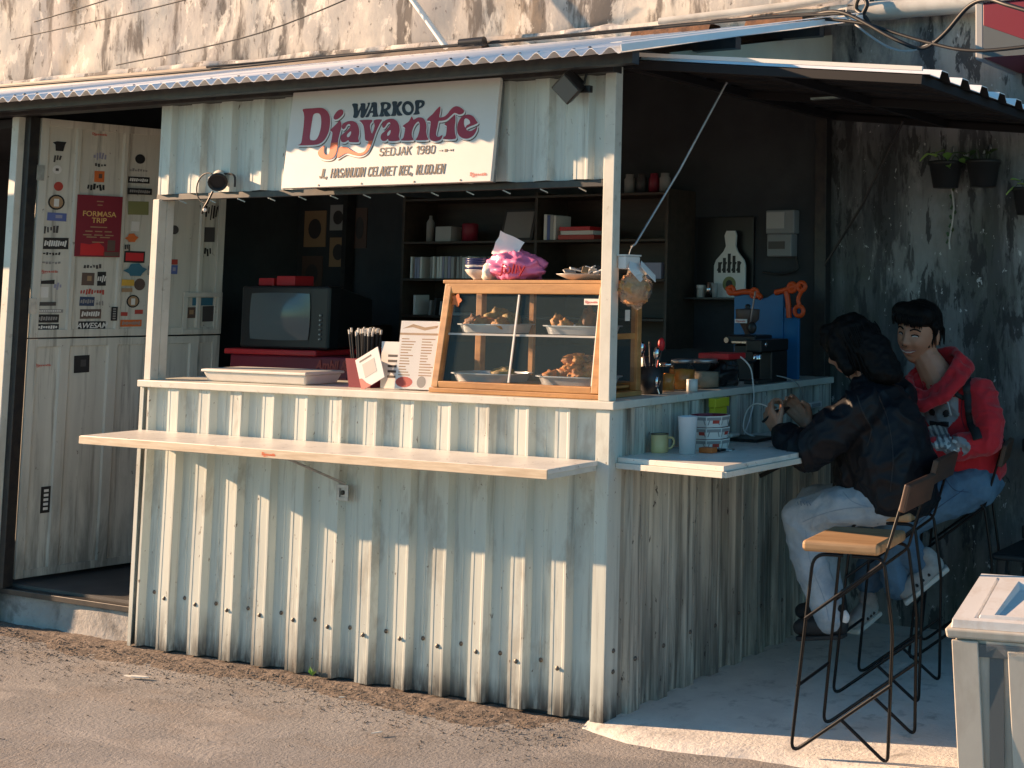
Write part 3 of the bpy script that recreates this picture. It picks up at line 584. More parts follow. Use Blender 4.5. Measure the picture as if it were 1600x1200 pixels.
def slab(mb, s, z, w_, h_, d=.0012, t=.0008, rot=0, poly=None):
    M = DM @ Matrix.Translation((s, z, d)) @ Matrix.Rotation(rot, 4, 'Z')
    P = poly or [(-w_/2,-h_/2),(w_/2,-h_/2),(w_/2,h_/2),(-w_/2,h_/2)]
    return mb.prism(P, t, M)
def circ(rx, ry, n=18): return [(rx*math.cos(2*math.pi*k/n), ry*math.sin(2*math.pi*k/n)) for k in range(n)]
logo_me = None
def logo_mesh():
    cu = bpy.data.curves.new('l', 'CURVE'); cu.dimensions = '2D'; cu.fill_mode = 'BOTH'; cu.extrude = .0003
    for loops in LOGO.values():
        for lp in loops:
            sp = cu.splines.new('POLY'); sp.points.add(len(lp)-1); sp.use_cyclic_u = True
            for i, p in enumerate(lp): sp.points[i].co = (p[0]/1e4 + .983, p[1]/1e4 - .24, 0, 1)
    t = bpy.data.objects.new('l', cu); me = bpy.data.meshes.new_from_object(t); bpy.data.objects.remove(t); return me
LOGO_ME = logo_mesh()
def logo(name, wid, M, material, parent):
    me = LOGO_ME.copy(); me.transform(M @ Matrix.Scale(wid/.96, 4)); me.materials.clear(); me.materials.append(MAT[material])
    o = bpy.data.objects.new(name, me); COL.objects.link(o); attach(o, parent); return o
for s_, z_, w_, h_, col_, kind_ in STICK:
    par = upper if z_ > 1.24 else lower
    rot = rng.uniform(-.03, .03); dz = .0012 + rng.uniform(0, .0004)
    if z_ < 1.24: dz += .0006
    if abs(s_-.174) < .03 or abs(s_-.385) < w_/2+.012 or (abs(s_-.575) < .04) : dz = .0112
    if kind_ == 'logo':
        logo('sticker', w_, DM @ Matrix.Translation((s_, z_, dz)), 'logo', par); continue
    mb = MB()
    if kind_ in ('disc', 'ring', 'ringu'): slab(mb, s_, z_, w_, h_, dz, poly=circ(w_/2, h_/2))
    elif kind_ == 'marks':
        for k in range(max(3, int(w_/.012))):
            a = w_/max(3, int(w_/.012)); hh = h_*rng.uniform(.35, .95)
            slab(mb, s_-w_/2+a*(k+.5), z_+rng.uniform(-.1,.1)*h_, a*rng.uniform(.45,.85), hh, dz, rot=rng.uniform(-.25,.25))
    elif kind_ == 'arrow': slab(mb, s_, z_, w_, h_, dz, poly=[(-w_/2,0),(-w_*.3,h_/2),(-w_*.3,h_*.25),(w_/2,h_*.4),(w_/2,-h_*.2),(-w_*.3,-h_*.2),(-w_*.3,-h_/2)])
    elif kind_ == 'cap': slab(mb, s_, z_, w_, h_, dz, poly=[(-w_/2,-h_*.1),(-w_*.28,h_*.1),(-w_*.2,h_*.42),(w_*.15,h_/2),(w_*.3,h_*.2),(w_/2,h_*.05),(w_*.3,-h_*.3),(w_*.25,-h_/2),(-w_*.2,-h_/2),(-w_*.25,-h_*.3)])
    elif kind_ == 'jar': slab(mb, s_, z_, w_, h_, dz, poly=[(-w_/2,h_*.35),(-w_*.2,h_/2),(w_/2,h_/2),(w_*.4,h_*.2),(w_*.3,-h_/2),(-w_*.25,-h_/2),(-w_*.3,h_*.15)])
    else: slab(mb, s_, z_, w_, h_, dz, rot=rot)
    o = mb.build('sticker', col_, par)
    if kind_ == 'AWESAM':
        text('lettering', 'AWESAM', h_*.92, 'white', o, DM @ Matrix.Translation((s_, z_-h_*.32, dz+.0012)), offset=.0006, sx=.95, shear=.25, align='CENTER')
        continue
    mb = MB(); d2 = dz+.0010
    if kind_ == 'ring': slab(mb, s_, z_, 1, 1, d2, .0004, poly=circ(w_*.40, h_*.40)); mb.build('print', 'tan', o); mb = MB(); slab(mb, s_, z_-h_*.03, w_*.3, h_*.5, d2+.0006, .0004); mb.build('print', 'white' if w_ > .06 else 'brown', o)
    elif kind_ == 'ringu': slab(mb, s_, z_, w_*.35, h_*.3, d2, .0004); mb.build('print', 'dark', o)
    elif kind_ in ('bar', 'barv', 'tag'):
        light = 'white' if rng.random() < .5 else 'grey'
        if kind_ == 'tag': light = 'bright_red'; slab(mb, s_, z_, w_*.86, h_*.7, d2, .0004)
        elif kind_ == 'bar':
            n_ = max(4, int(w_/.011))
            for k in range(n_): slab(mb, s_-w_*.38+w_*.76*k/(n_-1), z_, w_*.62/n_, h_*rng.uniform(.3,.55), d2, .0004, rot=-.15)
        else:
            for k in range(5): slab(mb, s_, z_-h_*.34+h_*.68*k/4, w_*.45, h_*.10, d2, .0004)
        mb.build('print', light, o)
    elif kind_ == 'plain' and col_ in ('blue', 'brown', 'orange', 'navy', 'black'):
        slab(mb, s_+w_*.1, z_+h_*.05, w_*.35, h_*.4, d2, .0004); mb.build('print', {'blue':'lilac','brown':'tan','orange':'brown','navy':'lilac','black':'dark'}[col_], o)
# framed hatch in the upper leaf
mb = MB()
for a in ((.69,.885,1.245,1.268),(.69,.885,1.425,1.448),(.69,.712,1.2685,1.4245),(.863,.885,1.2685,1.4245)): mb.box(a[0],a[1],a[2],a[3],.0103,.0165,M=DM)
mb.build('hatch_frame', 'door_metal', upper, .0012)
mb = MB(); mb.box(.515,.56,1.53,1.575,.0008,.012,M=DM); mb.tube([dpl(.525,.02,1.552), dpl(.60,.02,1.552)], .006); mb.build('door_latch', 'zinc', upper, .001)
mb = MB(); mb.box(-.012,.02,1.95,2.02,.0105,.014,M=DM); mb.box(-.012,.02,1.35,1.42,.0105,.014,M=DM); mb.build('hinge', 'zinc', upper)
# poster
po = thing('poster', 'dark red paper poster with gold heading taped across the sticker-covered door', 'poster', tuple(dpl(.27,.012,1.6)))
mb = MB(); slab(mb, .272, 1.754, .205, .285, .0125, .0008); mb.build('sheet', 'maroon', po)
PM = DM @ Matrix.Translation((.272, 1.754, .0136))
text('heading', 'FORMASA', .034, 'gold', po, PM @ Matrix.Translation((0, .045, 0)), align='CENTER', offset=.0004, depth=.0003)
text('heading', 'TRIP', .034, 'gold', po, PM @ Matrix.Translation((0, .015, 0)), align='CENTER', offset=.0004, depth=.0003)
mb = MB()
for z_, n_, ww in ((.115,1,.04),(.098,1,.03),(-.005,1,.10),(-.025,3,.13),(-.042,3,.15),(-.052,2,.12),(-.075,1,.07)):
    for k in range(n_): slab(mb, .272 + (k-(n_-1)/2)*ww/n_, 1.754+z_, ww/n_*.75, .005, .0136, .0003)
mb.build('print', 'tan', po)
mb = MB(); slab(mb, .255, 1.648, .10, .055, .0136, .0003, poly=[(-.06,-.03),(.05,-.03),(.045,.01),(.02,.03),(-.02,.02),(-.06,.025)]); mb.build('print', 'bright_red', po)
mb = MB(); slab(mb, .333, 1.665, .035, .05, .0136, .0003); slab(mb, .335, 1.625, .07, .02, .0136, .0003); mb.build('print', 'brown', po)

# ================================================================== sign board
sb = thing('sign_board', 'white shop sign reading Warkop Djayantie in dark red hand-drawn lettering', 'sign', (-1.0, -.08, 1.86))
SM = Matrix(((1,0,0,0),(0,.0969,-.9953,-.102),(0,.9953,.0969,1.86),(0,0,0,1)))
MB().box(-1.514, -.48, 0, .385, -.016, 0, M=SM).build('panel', 'sign_white', sb, .0015)
mb = MB(); mb.box(-1.50,-.495,.004,.03,-.045,-.0165,M=SM); mb.box(-.525,-.495,.0305,.375,-.045,-.0165,M=SM); mb.box(-1.50,-1.47,.0305,.375,-.045,-.0165,M=SM); mb.build('backing_frame', 'zinc', sb)
def lt(d): return SM @ Matrix.Translation((0,0,d))
for ch, loops in LOGO.items():
    LP = [[(x/1e4, y/1e4) for x, y in lp] for lp in loops]
    def off(v): return Matrix.Translation((v[0], v[1], 0))
    curve_fill('letter_shadow', LP[:1], 'ink_brown', sb, lt(.0006) @ off((.005,-.0075)), .0003, .0022)
    curve_fill('letter_outline', LP[:1], 'logo_white', sb, lt(.0016) @ off((.002,-.0035)), .0003, .0030)
    curve_fill('letter', LP, 'logo_red', sb, lt(.0026), .0003)
for ch, loops in WARKOP.items():
    curve_fill('letter', [[(x/1e4, y/1e4) for x, y in lp] for lp in loops], 'ink_navy', sb, lt(.0012), .0003)
# orange tails of the j and the y
def clip(lp, y1):
    out = []
    for i, p in enumerate(lp):
        q = lp[i-1]
        if (p[1] < y1) != (q[1] < y1): t = (y1-q[1])/(p[1]-q[1]); out.append((q[0]+(p[0]-q[0])*t, y1))
        if p[1] < y1: out.append(p)
    return out
for ch in 'jy':
    LP = smooth_poly([(x/1e4, y/1e4) for x, y in LOGO[ch][0]], 3)
    curve_fill('letter_tail', [clip(LP, .172)], 'logo_orange', sb, lt(.0034), .0003, k=1)
stroke_text('lettering', 'SEDJAK 1980', .030, .268, .0040, 'ink_brown', sb, lt(.0008) @ Matrix.Translation((-1.025, .112, 0)), .05)
stroke_text('lettering', 'JL, HASANUDIN CELAKET KEC, KLODJEN', .034, .615, .0050, 'ink_brown', sb, lt(.0008) @ Matrix.Translation((-1.318, .0355, 0)), .10)
logo('small_logo', .085, lt(.0012) @ Matrix.Translation((-.537, .028, 0)), 'logo', sb)
mb = MB()
for k, (x, a, b) in enumerate(((-.735,.008,.002),(-.722,.004,.006),(-.708,.012,.010),(-.695,.008,.002),(-.682,.006,.006),(-.670,.003,.009))): mb.box(x, x+a, .121-b/2, .121+b/2, .0006, .0012, M=SM)
mb.build('ornament', 'ink_brown', sb)
mb = MB()
for x in (-1.32, -1.1, -.84, -.62): mb.lathe([(.004,0),(.003,.002)], SM @ Vector((x,.008,0)), 8, SM.to_3x3().to_4x4())
mb.build('rivet', 'screw', sb)
# painted logo on shelf edge
logo('small_logo', .075, FRONT @ Matrix.Translation((-1.29, .867, .3105)), 'logo_orange', sh)

# ================================================================== lamps on the header
fl = thing('floodlight', 'black spotlight hanging under the eave beside the corner post', 'lamp', (-.11, -.06, 2.25))
LMt = Matrix.Translation((-.155, -.09, 2.185)) @ Euler((R(35), R(-28), R(-20))).to_matrix().to_4x4()
mb = MB(); mb.box(-.048,.048,-.018,.018,-.042,.042,M=LMt); mb.box(-.038,.038,.0185,.042,-.03,.03,M=LMt); mb.build('housing', 'black_plastic', fl, .004)
MB().box(-.042,.042,-.021,-.0182,-.036,.036,M=LMt).build('lens', 'tv_screen', fl)
mb = MB(); mb.tube([(-.10,-.06,2.236),(-.105,-.065,2.20),(-.12,-.075,2.19)], .005); mb.box(-.118,-.075,-.075,-.055,2.165,2.19); mb.build('bracket', 'black_plastic', fl, .002)
cl = thing('clip_lamp', 'small round clip-on lamp with a looped cable above the left window post', 'lamp', (-1.93,-.07,1.88))
ax = Vector((.62,-.62,-.35)).normalized(); u_, v_ = frame(ax); LM2 = Matrix((u_, v_, ax)).transposed().to_4x4()
mb = MB(); mb.lathe([(.012,-.085),(.026,-.075),(.030,-.03),(.036,0),(.036,.012),(.031,.012),(.029,0),(.02,-.04)], (-1.90,-.075,1.90), 18, LM2); mb.build('lamp_shade', 'white_plastic', cl)
MB().lathe([(.0375,.002),(.0375,.014),(.030,.014),(.028,-.004),(.0,-.006)], (-1.90,-.075,1.90), 18, LM2).build('lamp_head', 'black_plastic', cl)
mb = MB(); mb.tube(spline([(-1.93,-.055,1.925),(-1.90,-.035,1.935),(-1.86,-.03,1.925),(-1.855,-.03,1.88)],5), .004); mb.build('bracket', 'dark_steel', cl)
mb = MB(); mb.tube([(-1.965+.062*math.cos(a),-.07,1.875+.062*math.sin(a)) for a in [R(70+13*k) for k in range(17)]], .0028); mb.tube(spline([(-1.92,-.08,1.86),(-1.94,-.085,1.82),(-1.97,-.08,1.79),(-2.0,-.06,1.775)],5), .004); mb.build('cable', 'cable', cl)
MB().ell((-1.955,-.085,1.785), .008).build('switch_knob', 'white_paint', cl)

# ================================================================== glass display case on the counter
dc = thing('display_case', 'wooden glass-fronted display case with slanted front on the counter corner', 'cabinet', (-.45, .15, 1.088))
x0, x1, zb, zt = -.815, -.062, 1.089, 1.492
fb, ft, bk = .012, .055, .262         # front y at bottom, at top, back y
def cy(z): return fb + (ft-fb)*(z-zb-.04)/(zt-zb-.04)
def wood(nm, a, b, w_, h_, up=(0,1,0)): return MB().bar(a, b, w_, h_, up).build(nm, 'wood_orange', dc, .003)
MB().box(x0-.012, x1+.006, -.002, bk, zb, zb+.018).build('base_board', 'wood_orange', dc, .003)
wood('bottom_rail', (x0+.032, cy(zb+.032), zb+.0307), (x1-.03, cy(zb+.032), zb+.0307), .0245, .026)
MB().box(x0+.03, x1-.03, .04, bk-.03, zb+.030, zb+.038).build('case_floor', 'wood_orange', dc)
wood('top_rail', (x0+.026, cy(zt-.018), zt-.018), (x1-.026, cy(zt-.018), zt-.018), .038, .026)
wood('front_post', (x0+.016, cy(zb+.019), zb+.0185), (x0+.030, cy(zt), zt), .032, .028)
wood('front_post', (x1-.014, cy(zb+.019), zb+.0185), (x1-.016, cy(zt), zt), .032, .028)
wood('back_post', (x0+.016, bk-.016, zb+.0185), (x0+.016, bk-.016, zt), .03, .028)
wood('back_post', (x1-.014, bk-.016, zb+.0185), (x1-.014, bk-.016, zt), .03, .028)
MB().box(x0+.004, x1+.004, ft-.016, bk+.004, zt+.0005, zt+.014).build('top_board', 'wood_orange', dc, .003)
MB().box(x0+.016, x1-.014, bk-.018, bk-.006, zb+.0185, zb+.05).build('back_rail', 'wood_orange', dc)
MB().box(-.56, -.54, bk-.024, bk-.008, zb+.0505, zt-.001).build('back_stile', 'wood_orange', dc)
MB().box(x1-.022, x1-.008, .09, .235, 1.295, 1.315).build('side_rail', 'wood_orange', dc)
zs = 1.305
MB().box(x0+.03, x1-.03, cy(zs)+.012, bk-.03, zs-.003, zs+.003).build('glass_shelf', 'clear', dc)
MB().bar((x0+.03, cy(zs)+.008, zs), (x1-.03, cy(zs)+.008, zs), .007, .007).build('shelf_edge', 'white_paint', dc)
MB().bar((-.463, cy(zb+.046)-.004, zb+.046), (-.455, cy(zt-.04)-.004, zt-.04), .006, .006, (0,1,0)).build('glazing_bar', 'white_paint', dc)
MB().bar((x1-.034, cy(zb+.046)-.004, zb+.046), (x1-.034, cy(zt-.04)-.004, zt-.04), .006, .006, (0,1,0)).build('glazing_bar', 'white_paint', dc)
for a, b in ((x0+.034, -.468), (-.458, x1-.036)):
    mb = MB(); z0, z1 = zb+.044, zt-.038
    mb.add([(a, cy(z0), z0), (b, cy(z0), z0), (b, cy(z1), z1), (a, cy(z1), z1), (a, cy(z0)+.003, z0), (b, cy(z0)+.003, z0), (b, cy(z1)+.003, z1), (a, cy(z1)+.003, z1)], [(0,1,2,3),(7,6,5,4),(0,4,5,1),(1,5,6,2),(2,6,7,3),(3,7,4,0)])
    mb.build('glass_pane', 'glass', dc)
MB().box(x1-.012, x1-.009, .08, .23, zb+.05, zt-.02).build('glass_pane', 'glass', dc)
M_ = Matrix.Translation((-.745, cy(1.425)-.004, 1.430)) @ FRONT; mb = MB(); mb.prism([(.021*(1+.22*math.cos(5*a))*math.cos(a), .022*(1+.22*math.cos(5*a))*math.sin(a)) for a in [2*math.pi*k/20 for k in range(20)]], .001, M_); mb.build('sticker', 'orange', dc)
mb = MB(); mb.box(-.162, -.095, cy(1.43)-.006, cy(1.43)-.004, 1.418, 1.44); k_ = mb.build('sticker', 'white', dc, .0005)
logo('small_logo', .058, Matrix.Translation((-.129, cy(1.43)-.0065, 1.429)) @ FRONT, 'logo', dc)
mb = MB(); mb.box(x1-.0085, x1-.008, .165, .195, 1.36, 1.40); mb.build('sticker', 'white', dc)

# trays and fried food
def tray(label, x, y, z, wx, wy, h=.032, rz=0):
    t = MB(); n = 32
    def ring(sx, sy, zz): return [Vector((x + sx*abs(math.cos(a))**.5*math.copysign(1, math.cos(a)), y + sy*abs(math.sin(a))**.5*math.copysign(1, math.sin(a)), zz)) for a in [2*math.pi*k/n for k in range(n)]]
    rings = [ring(.01,.01,z+.001), ring(wx*.42, wy*.40, z+.001), ring(wx*.46, wy*.45, z+h), ring(wx*.5, wy*.5, z+h+.001), ring(wx*.5, wy*.5, z+h-.003), ring(wx*.465, wy*.46, z+h-.003), ring(wx*.43, wy*.41, z-.000), ring(.01,.01,z-.0)]
    for a, b in zip(rings[:-1], rings[1:]): t.add(a+b, [(i, (i+1) % n, n+(i+1) % n, n+i) for i in range(n)], True)
    return tag(t.build('food_tray', 'enamel_tray'), label, 'tray', 'trays in the display case')
tray('metal tray of green fritters on the upper left of the case', -.645, .150, zs+.0045, .29, .17)
tray('metal tray of fried snacks on the upper right of the case', -.245, .150, zs+.0045, .29, .17)
tray('metal tray holding one fritter on the lower left of the case', -.645, .135, 1.1285, .30, .19)
tray('heaped metal tray of golden fritters on the lower right of the case', -.245, .135, 1.1285, .31, .19)
def food(label, c, r, m_, seed, rz=0, group='fried snacks', name='fritter'):
    mb = MB(); mb.ell(c, r, 16, 12, Matrix.Rotation(rz, 4, 'Z'), .55, seed); return tag(mb.build(name, m_), label, 'food', group)
k = 0
for (x, y, z, rx, ry, rz_, m_, lab) in [(-.735,.13,.048,.038,.026,.024,'tofu_brown','brown round bun at the left end of the upper left tray'),(-.665,.11,.044,.042,.024,.022,'fried','golden fritter at the front of the upper left tray'),(-.655,.17,.066,.05,.034,.032,'fried_green','big green fritter heaped at the back of the upper left tray'),(-.585,.105,.046,.045,.026,.024,'fried_yellow','yellow-green fritter at the front right of the upper left tray'),(-.60,.175,.055,.05,.03,.028,'fried_green','green fritter at the right rear of the upper left tray'),(-.69,.18,.046,.04,.026,.024,'fried_green','small green fritter behind the left bun')]:
    food(lab, (x,y,zs+z-.004), (rx,ry,rz_), m_, k, k*.7); k += 1
for (x, y, z, rx, ry, rz_, m_, lab) in [(-.335,.12,.048,.022,.024,.034,'fried_yellow','pointed golden fritter at the left of the upper right tray'),(-.295,.11,.042,.026,.022,.022,'fried_yellow','blocky yellow fritter in the upper right tray'),(-.215,.14,.062,.026,.022,.042,'tofu_brown','tall brown tofu piece standing in the upper right tray'),(-.25,.15,.038,.034,.02,.02,'fried_green','flat dull fritter at the middle of the upper right tray'),(-.145,.15,.044,.03,.026,.03,'tofu_brown','brown snack at the right end of the upper right tray')]:
    food(lab, (x,y,zs+z-.004), (rx,ry,rz_), m_, k, k*.9); k += 1
food('single yellow-green fritter lying in the lower left tray', (-.585,.13,1.158), (.05,.035,.022), 'fried_green', 51)
for i in range(26):
    a = rng.uniform(0, 6.28); q = rng.random()**.6; lvl = 0 if i < 14 else (1 if i < 22 else 2)
    x, y = -.245 + .115*(1-.25*lvl)*q*math.cos(a), .135 + .055*(1-.3*lvl)*q*math.sin(a)
    r = rng.uniform(.020, .030); m_ = rng.choice(['fried','fried','tofu_brown','fried_yellow'])
    food('golden brown fritter in the heap on the lower right tray', (x, y, 1.160 + .028*lvl), (r*1.35, r, r*.9), m_, 70+i, a, 'fritters heaped on the lower right tray')
# on top of the case
def lathe_thing(name, label, cat, mt, prof, c, n=24, group=None, M=None):
    mb = MB(); mb.lathe(prof, c, n, M); return tag(mb.build(name, mt), label, cat, group)
for i in range(6):
    z = zt+.0145+.028+i*.0085
    lathe_thing('bowl', ('white bowl with blue bands, lowest of the stack on the case','second blue-banded bowl from the bottom of the stack','third blue-banded bowl from the bottom of the stack','third blue-banded bowl from the top of the stack','second blue-banded bowl from the top of the stack','blue-banded bowl on the top of the stack')[i], 'bowl', 'plate_blue' if i % 2 or i > 2 else 'plate_white',
        [(.0,-.024),(.022,-.026),(.03,-.027),(.032,-.022),(.052,-.006),(.062,.010),(.0615,.012),(.05,-.003),(.03,-.018),(.0,-.02)], (-.735,.165,z), group='stack of bowls')
ti = thing('tissue_pack', 'pink plastic pack of tissues lettered jolly on top of the case', 'tissue pack', (-.535,.13,zt+.015))
mb = MB(); mb.ell((-.545,.135,zt+.062), (.115,.075,.058), 60, 44, None, .22, 4)
for i, v in enumerate(mb.v):
    q = Vector(v); a_ = noise.noise(q*26); b_ = noise.noise(q*60+Vector((3,1,2))); d_ = (q-Vector((-.545,.135,zt+.062))).normalized(); q += d_*(.008*max(0,1-4*abs(a_)) + .004*max(0,1-4*abs(b_))); mb.v[i] = tuple(q)
for i, v in enumerate(mb.v): mb.v[i] = (v[0], v[1], max(v[2], zt+.0155))
mb.build('wrapper', 'pink_plastic', ti)
mb = MB(); G = []
for i in range(9):
    r_ = []
    for j in range(9):
        a, b = i/8-.5, j/8-.5
        p = Vector((-.575 + .105*a + .055*b, .125 + .04*(a*b) - .012, zt+.135 + .085*b - .045*a))
        p.y += .012*noise.noise(p*25); r_.append(p)
    G.append(r_)
mb.grid(G); mb.grid([[p+Vector((0,.0015,0)) for p in r] for r in G], True, True); mb.build('tissue', 'tissue', ti)
mb = MB(); mb.ell((-.636,.115,zt+.047), (.040,.05,.042), 16, 12, None, .3, 8); mb.build('white_end', 'white_plastic', ti)
stroke_text('lettering', 'jolly', .034, .098, .0045, 'bright_red', ti, Matrix.Translation((-.555, .058, zt+.040)) @ Matrix.Rotation(R(8),4,'Z') @ Matrix.Rotation(R(-6),4,'X') @ FRONT, .1, .006)
pl = thing('plate', 'pale oval plate piled with small packets on the right of the case top', 'plate', (-.25,.17,zt+.015))
mb = MB(); mb.lathe([(.0,.0155),(.055,.0155),(.065,.018),(.105,.036),(.106,.038),(.07,.024),(.0,.022)], (-.25,.165,zt), 28); mb.build('dish', 'plate_white', pl)
for i in range(12):
    a = rng.uniform(0,6.28); q = rng.uniform(0,.07); M_ = Matrix.Translation((-.25+q*math.cos(a), .165+q*math.sin(a)*.8, zt+.045+.012*rng.random())) @ Euler((rng.uniform(-.7,.7), rng.uniform(-.7,.7), a)).to_matrix().to_4x4()
    mb = MB(); mb.box(-.022,.022,-.012,.012,-.003,.003,M=M_); tag(mb.build('packet', ('paper','white','dark','tan','grey')[i % 5], None, .002), 'small crumpled packet piled on the oval plate', 'packet', 'packets on the plate')
# snack bags hanging from the post
hb = thing('cracker_bags', 'clear bags of crackers hanging on the corner post', 'snack bag', (.03,.03,1.43))
mb = MB(); mb.ell((.045,.055,1.475), (.040,.055,.052), 18, 14, None, .5, 21); mb.build('crackers', 'cracker', hb)
mb = MB()
for i in range(26):
    a, b = rng.uniform(0,6.28), rng.uniform(-1.1,1.2); p = Vector((.045+.042*math.cos(a)*math.cos(b), .055+.058*math.sin(a)*math.cos(b), 1.473+.052*math.sin(b)))
    mb.ell(p, (.014,.012,.006), 8, 6, Euler((rng.uniform(0,3),rng.uniform(0,3),0)).to_matrix().to_4x4(), .4, i)
mb.build('cracker_pieces', 'cracker', hb)
mb = MB(); mb.ell((.045,.055,1.478), (.05,.066,.066), 20, 14, None, .35, 5); mb.build('bag', 'bag_film', hb)
mb = MB(); mb.add([(.07,-.02,1.545),(.075,.045,1.50),(.06,.115,1.535),(.035,.04,1.585)], [(0,1,2,3)]); mb.add([(.08,.04,1.553),(.085,.125,1.50),(.07,.145,1.525),(.06,.07,1.575)], [(0,1,2,3)]); o = mb.build('paper_label', 'tissue', hb); q = o.modifiers.new('s','SOLIDIFY'); q.thickness = .002
mb = MB(); mb.box(.012,.045,-.005,.085,1.545,1.59); mb.build('packet_top', 'paper', hb, .004); MB().box(.010,.047,-.008,.088,1.5905,1.596).build('header_strip', 'white', hb)
MB().tube(spline([(.01,.09,1.63),(.02,.06,1.615),(.028,.04,1.597)],4), .0015).build('string', 'white_paint', hb)
# left of the case
tr = thing('food_box', 'shallow cream plastic food box with lid at the left end of the counter', 'box', (-1.77,.1,1.088))
mb = MB(); P = lambda a, z: [(-1.77+s1*(.272+a), .125+s2*(.082+a), z) for s1, s2 in ((-1,-1),(1,-1),(1,1),(-1,1))]
mb.add(P(0,1.0895)+P(.014,1.128), [(0,1,5,4),(1,2,6,5),(2,3,7,6),(3,0,4,7),(3,2,1,0),(4,5,6,7)]); mb.build('tub', 'white_plastic', tr, .006)
mb = MB(); mb.add(P(.020,1.1285)+P(.020,1.138)+P(.006,1.141), [(0,1,5,4),(1,2,6,5),(2,3,7,6),(3,0,4,7),(4,5,9,8),(5,6,10,9),(6,7,11,10),(7,4,8,11),(8,9,10,11),(3,2,1,0)]); mb.build('lid', 'white_plastic', tr, .002)
sc_ = thing('straw_holder', 'red-brown holder full of black drinking straws with white tips', 'straw holder', (-1.22,.10,1.088))
mb = MB(); mb.add([(-1.285,.06,1.0885),(-1.175,.06,1.0885),(-1.175,.14,1.0885),(-1.285,.14,1.0885),(-1.298,.05,1.20),(-1.16,.05,1.20),(-1.16,.15,1.20),(-1.298,.15,1.20)], [(3,2,1,0),(0,1,5,4),(1,2,6,5),(2,3,7,6),(3,0,4,7)]); o = mb.build('cup', 'maroon', sc_); q = o.modifiers.new('s','SOLIDIFY'); q.thickness = .003
st_b, st_t = MB(), MB()
for i in range(46):
    a, b = rng.uniform(-1,1), rng.uniform(-1,1); p = Vector((-1.23+.04*a, .10+.03*b, 1.095)); q = Vector((-1.235+.062*a, .10+.045*b, 1.285+.018*rng.random()))
    st_b.tube([p, q], .0034, 6); d_ = (q-p).normalized(); st_t.tube([q+d_*.0005, q+d_*.018], .0036, 6)
st_b.build('straws', 'straw_black', sc_)['kind'] = 'stuff'; st_t.build('straw_tips', 'straw_white', sc_)['kind'] = 'stuff'
qc = thing('payment_card', 'tilted white payment card leaning on the straw holder', 'card', (-1.15,.04,1.09))
QM = Matrix.Translation((-1.148,.030,1.165)) @ Matrix.Rotation(R(-12),4,'X') @ FRONT @ Matrix.Rotation(R(29),4,'Z')
MB().box(-.058,.058,-.066,.066,0,.003,M=QM).build('card', 'paper', qc, .001)
mb = MB(); mb.box(-.030,.030,-.026,.032,.0031,.0036,M=QM); mb.build('print', 'label_grey', qc); mb = MB(); mb.box(-.04,.02,.045,.052,.0031,.0036,M=QM); mb.build('print', 'dark', qc)
mb = MB(); mb.prism([(-.058,-.066),(-.01,-.066),(-.03,-.045),(-.045,-.02),(-.058,-.015)], .0006, QM @ Matrix.Translation((0,0,.0031))); mb.build('print', 'red', qc)
nc = thing('notice_card', 'upright pale notice behind the payment card beside the menu stand', 'card', (-1.08,.07,1.09))
MB().box(-1.135,-1.035,.072,.076,1.089,1.268).build('card', 'paper', nc)
mb = MB()
for i in range(5): mb.box(-1.10,-1.045,.0712,.0716,1.13+.02*i,1.139+.02*i)
mb.build('print', 'dark', nc)
mn = thing('menu_stand', 'clear acrylic stand holding a pale printed menu beside the display case', 'menu', (-.935,.05,1.088))
NM = Matrix.Translation((-.935,.045,1.0885)) @ Matrix.Rotation(R(-6),4,'X') @ FRONT
MB().box(-.10,.10,.004,.262,.002,.004,M=NM).build('menu_sheet', 'paper', mn)
MB().box(-.103,.103,.0,.266,.0055,.008,M=NM).build('acrylic_front', 'clear', mn)
MB().box(-.103,.103,0,.004,-.05,.002,M=NM).build('foot', 'clear', mn)
mb = MB(); mb.box(-.10,.10,.208,.216,.0042,.0045,M=NM)
mb.prism([(-.09,.232),(-.04,.250),(.02,.238),(.085,.246),(.08,.236),(.02,.226),(-.04,.238)], .0003, NM @ Matrix.Translation((0,0,.0042)))
for cx_ in (-.05, .05):
    for i in range(14): mb.box(cx_-.038, cx_-.038+rng.uniform(.03,.07), .195-.0105*i-.004, .195-.0105*i, .0042, .0045, M=NM)
mb.build('print', 'tan', mn)
mb = MB(); mb.prism(circ(.042,.02,16), .0004, NM @ Matrix.Translation((-.055,.03,.0042))); mb.build('print', 'red', mn)
mb = MB(); mb.prism(circ(.022,.022,16), .0004, NM @ Matrix.Translation((.03,.032,.0042))); mb.build('print', 'grey', mn)
# ================================================================== inside the stall
bc = thing('bookcase', 'dark wooden open bookcase against the back wall of the stall', 'bookcase', (-1.53,1.55,1.33))
for z in (1.340, 1.525, 1.712, 1.93): MB().box(-2.32,-.735,1.43,1.668,z-.012,z).build('shelf_board', 'wood_dark', bc, .001)
for x in (-2.335,-1.49,-.735): MB().box(x-.0,x+.015,1.4305,1.668,1.20,1.945).build('upright', 'wood_dark', bc, .001)
MB().box(-2.3195,-.7355,1.6685,1.6715,1.20,1.94).build('back_panel', 'wood_dark', bc)
def bk(label, x, y, z, w_, d_, h_, m_, tilt=0, flat=False, name='book', cat='book', group='books and cases in the bookcase'):
    mb = MB(); M_ = Matrix.Translation((x,y,z)) @ Matrix.Rotation(tilt,4,'Y'); mb.box(0,w_,0,d_,0,h_,M=M_); return tag(mb.build(name, m_, None, .001), label, cat, group)
x = -2.29; i = 0
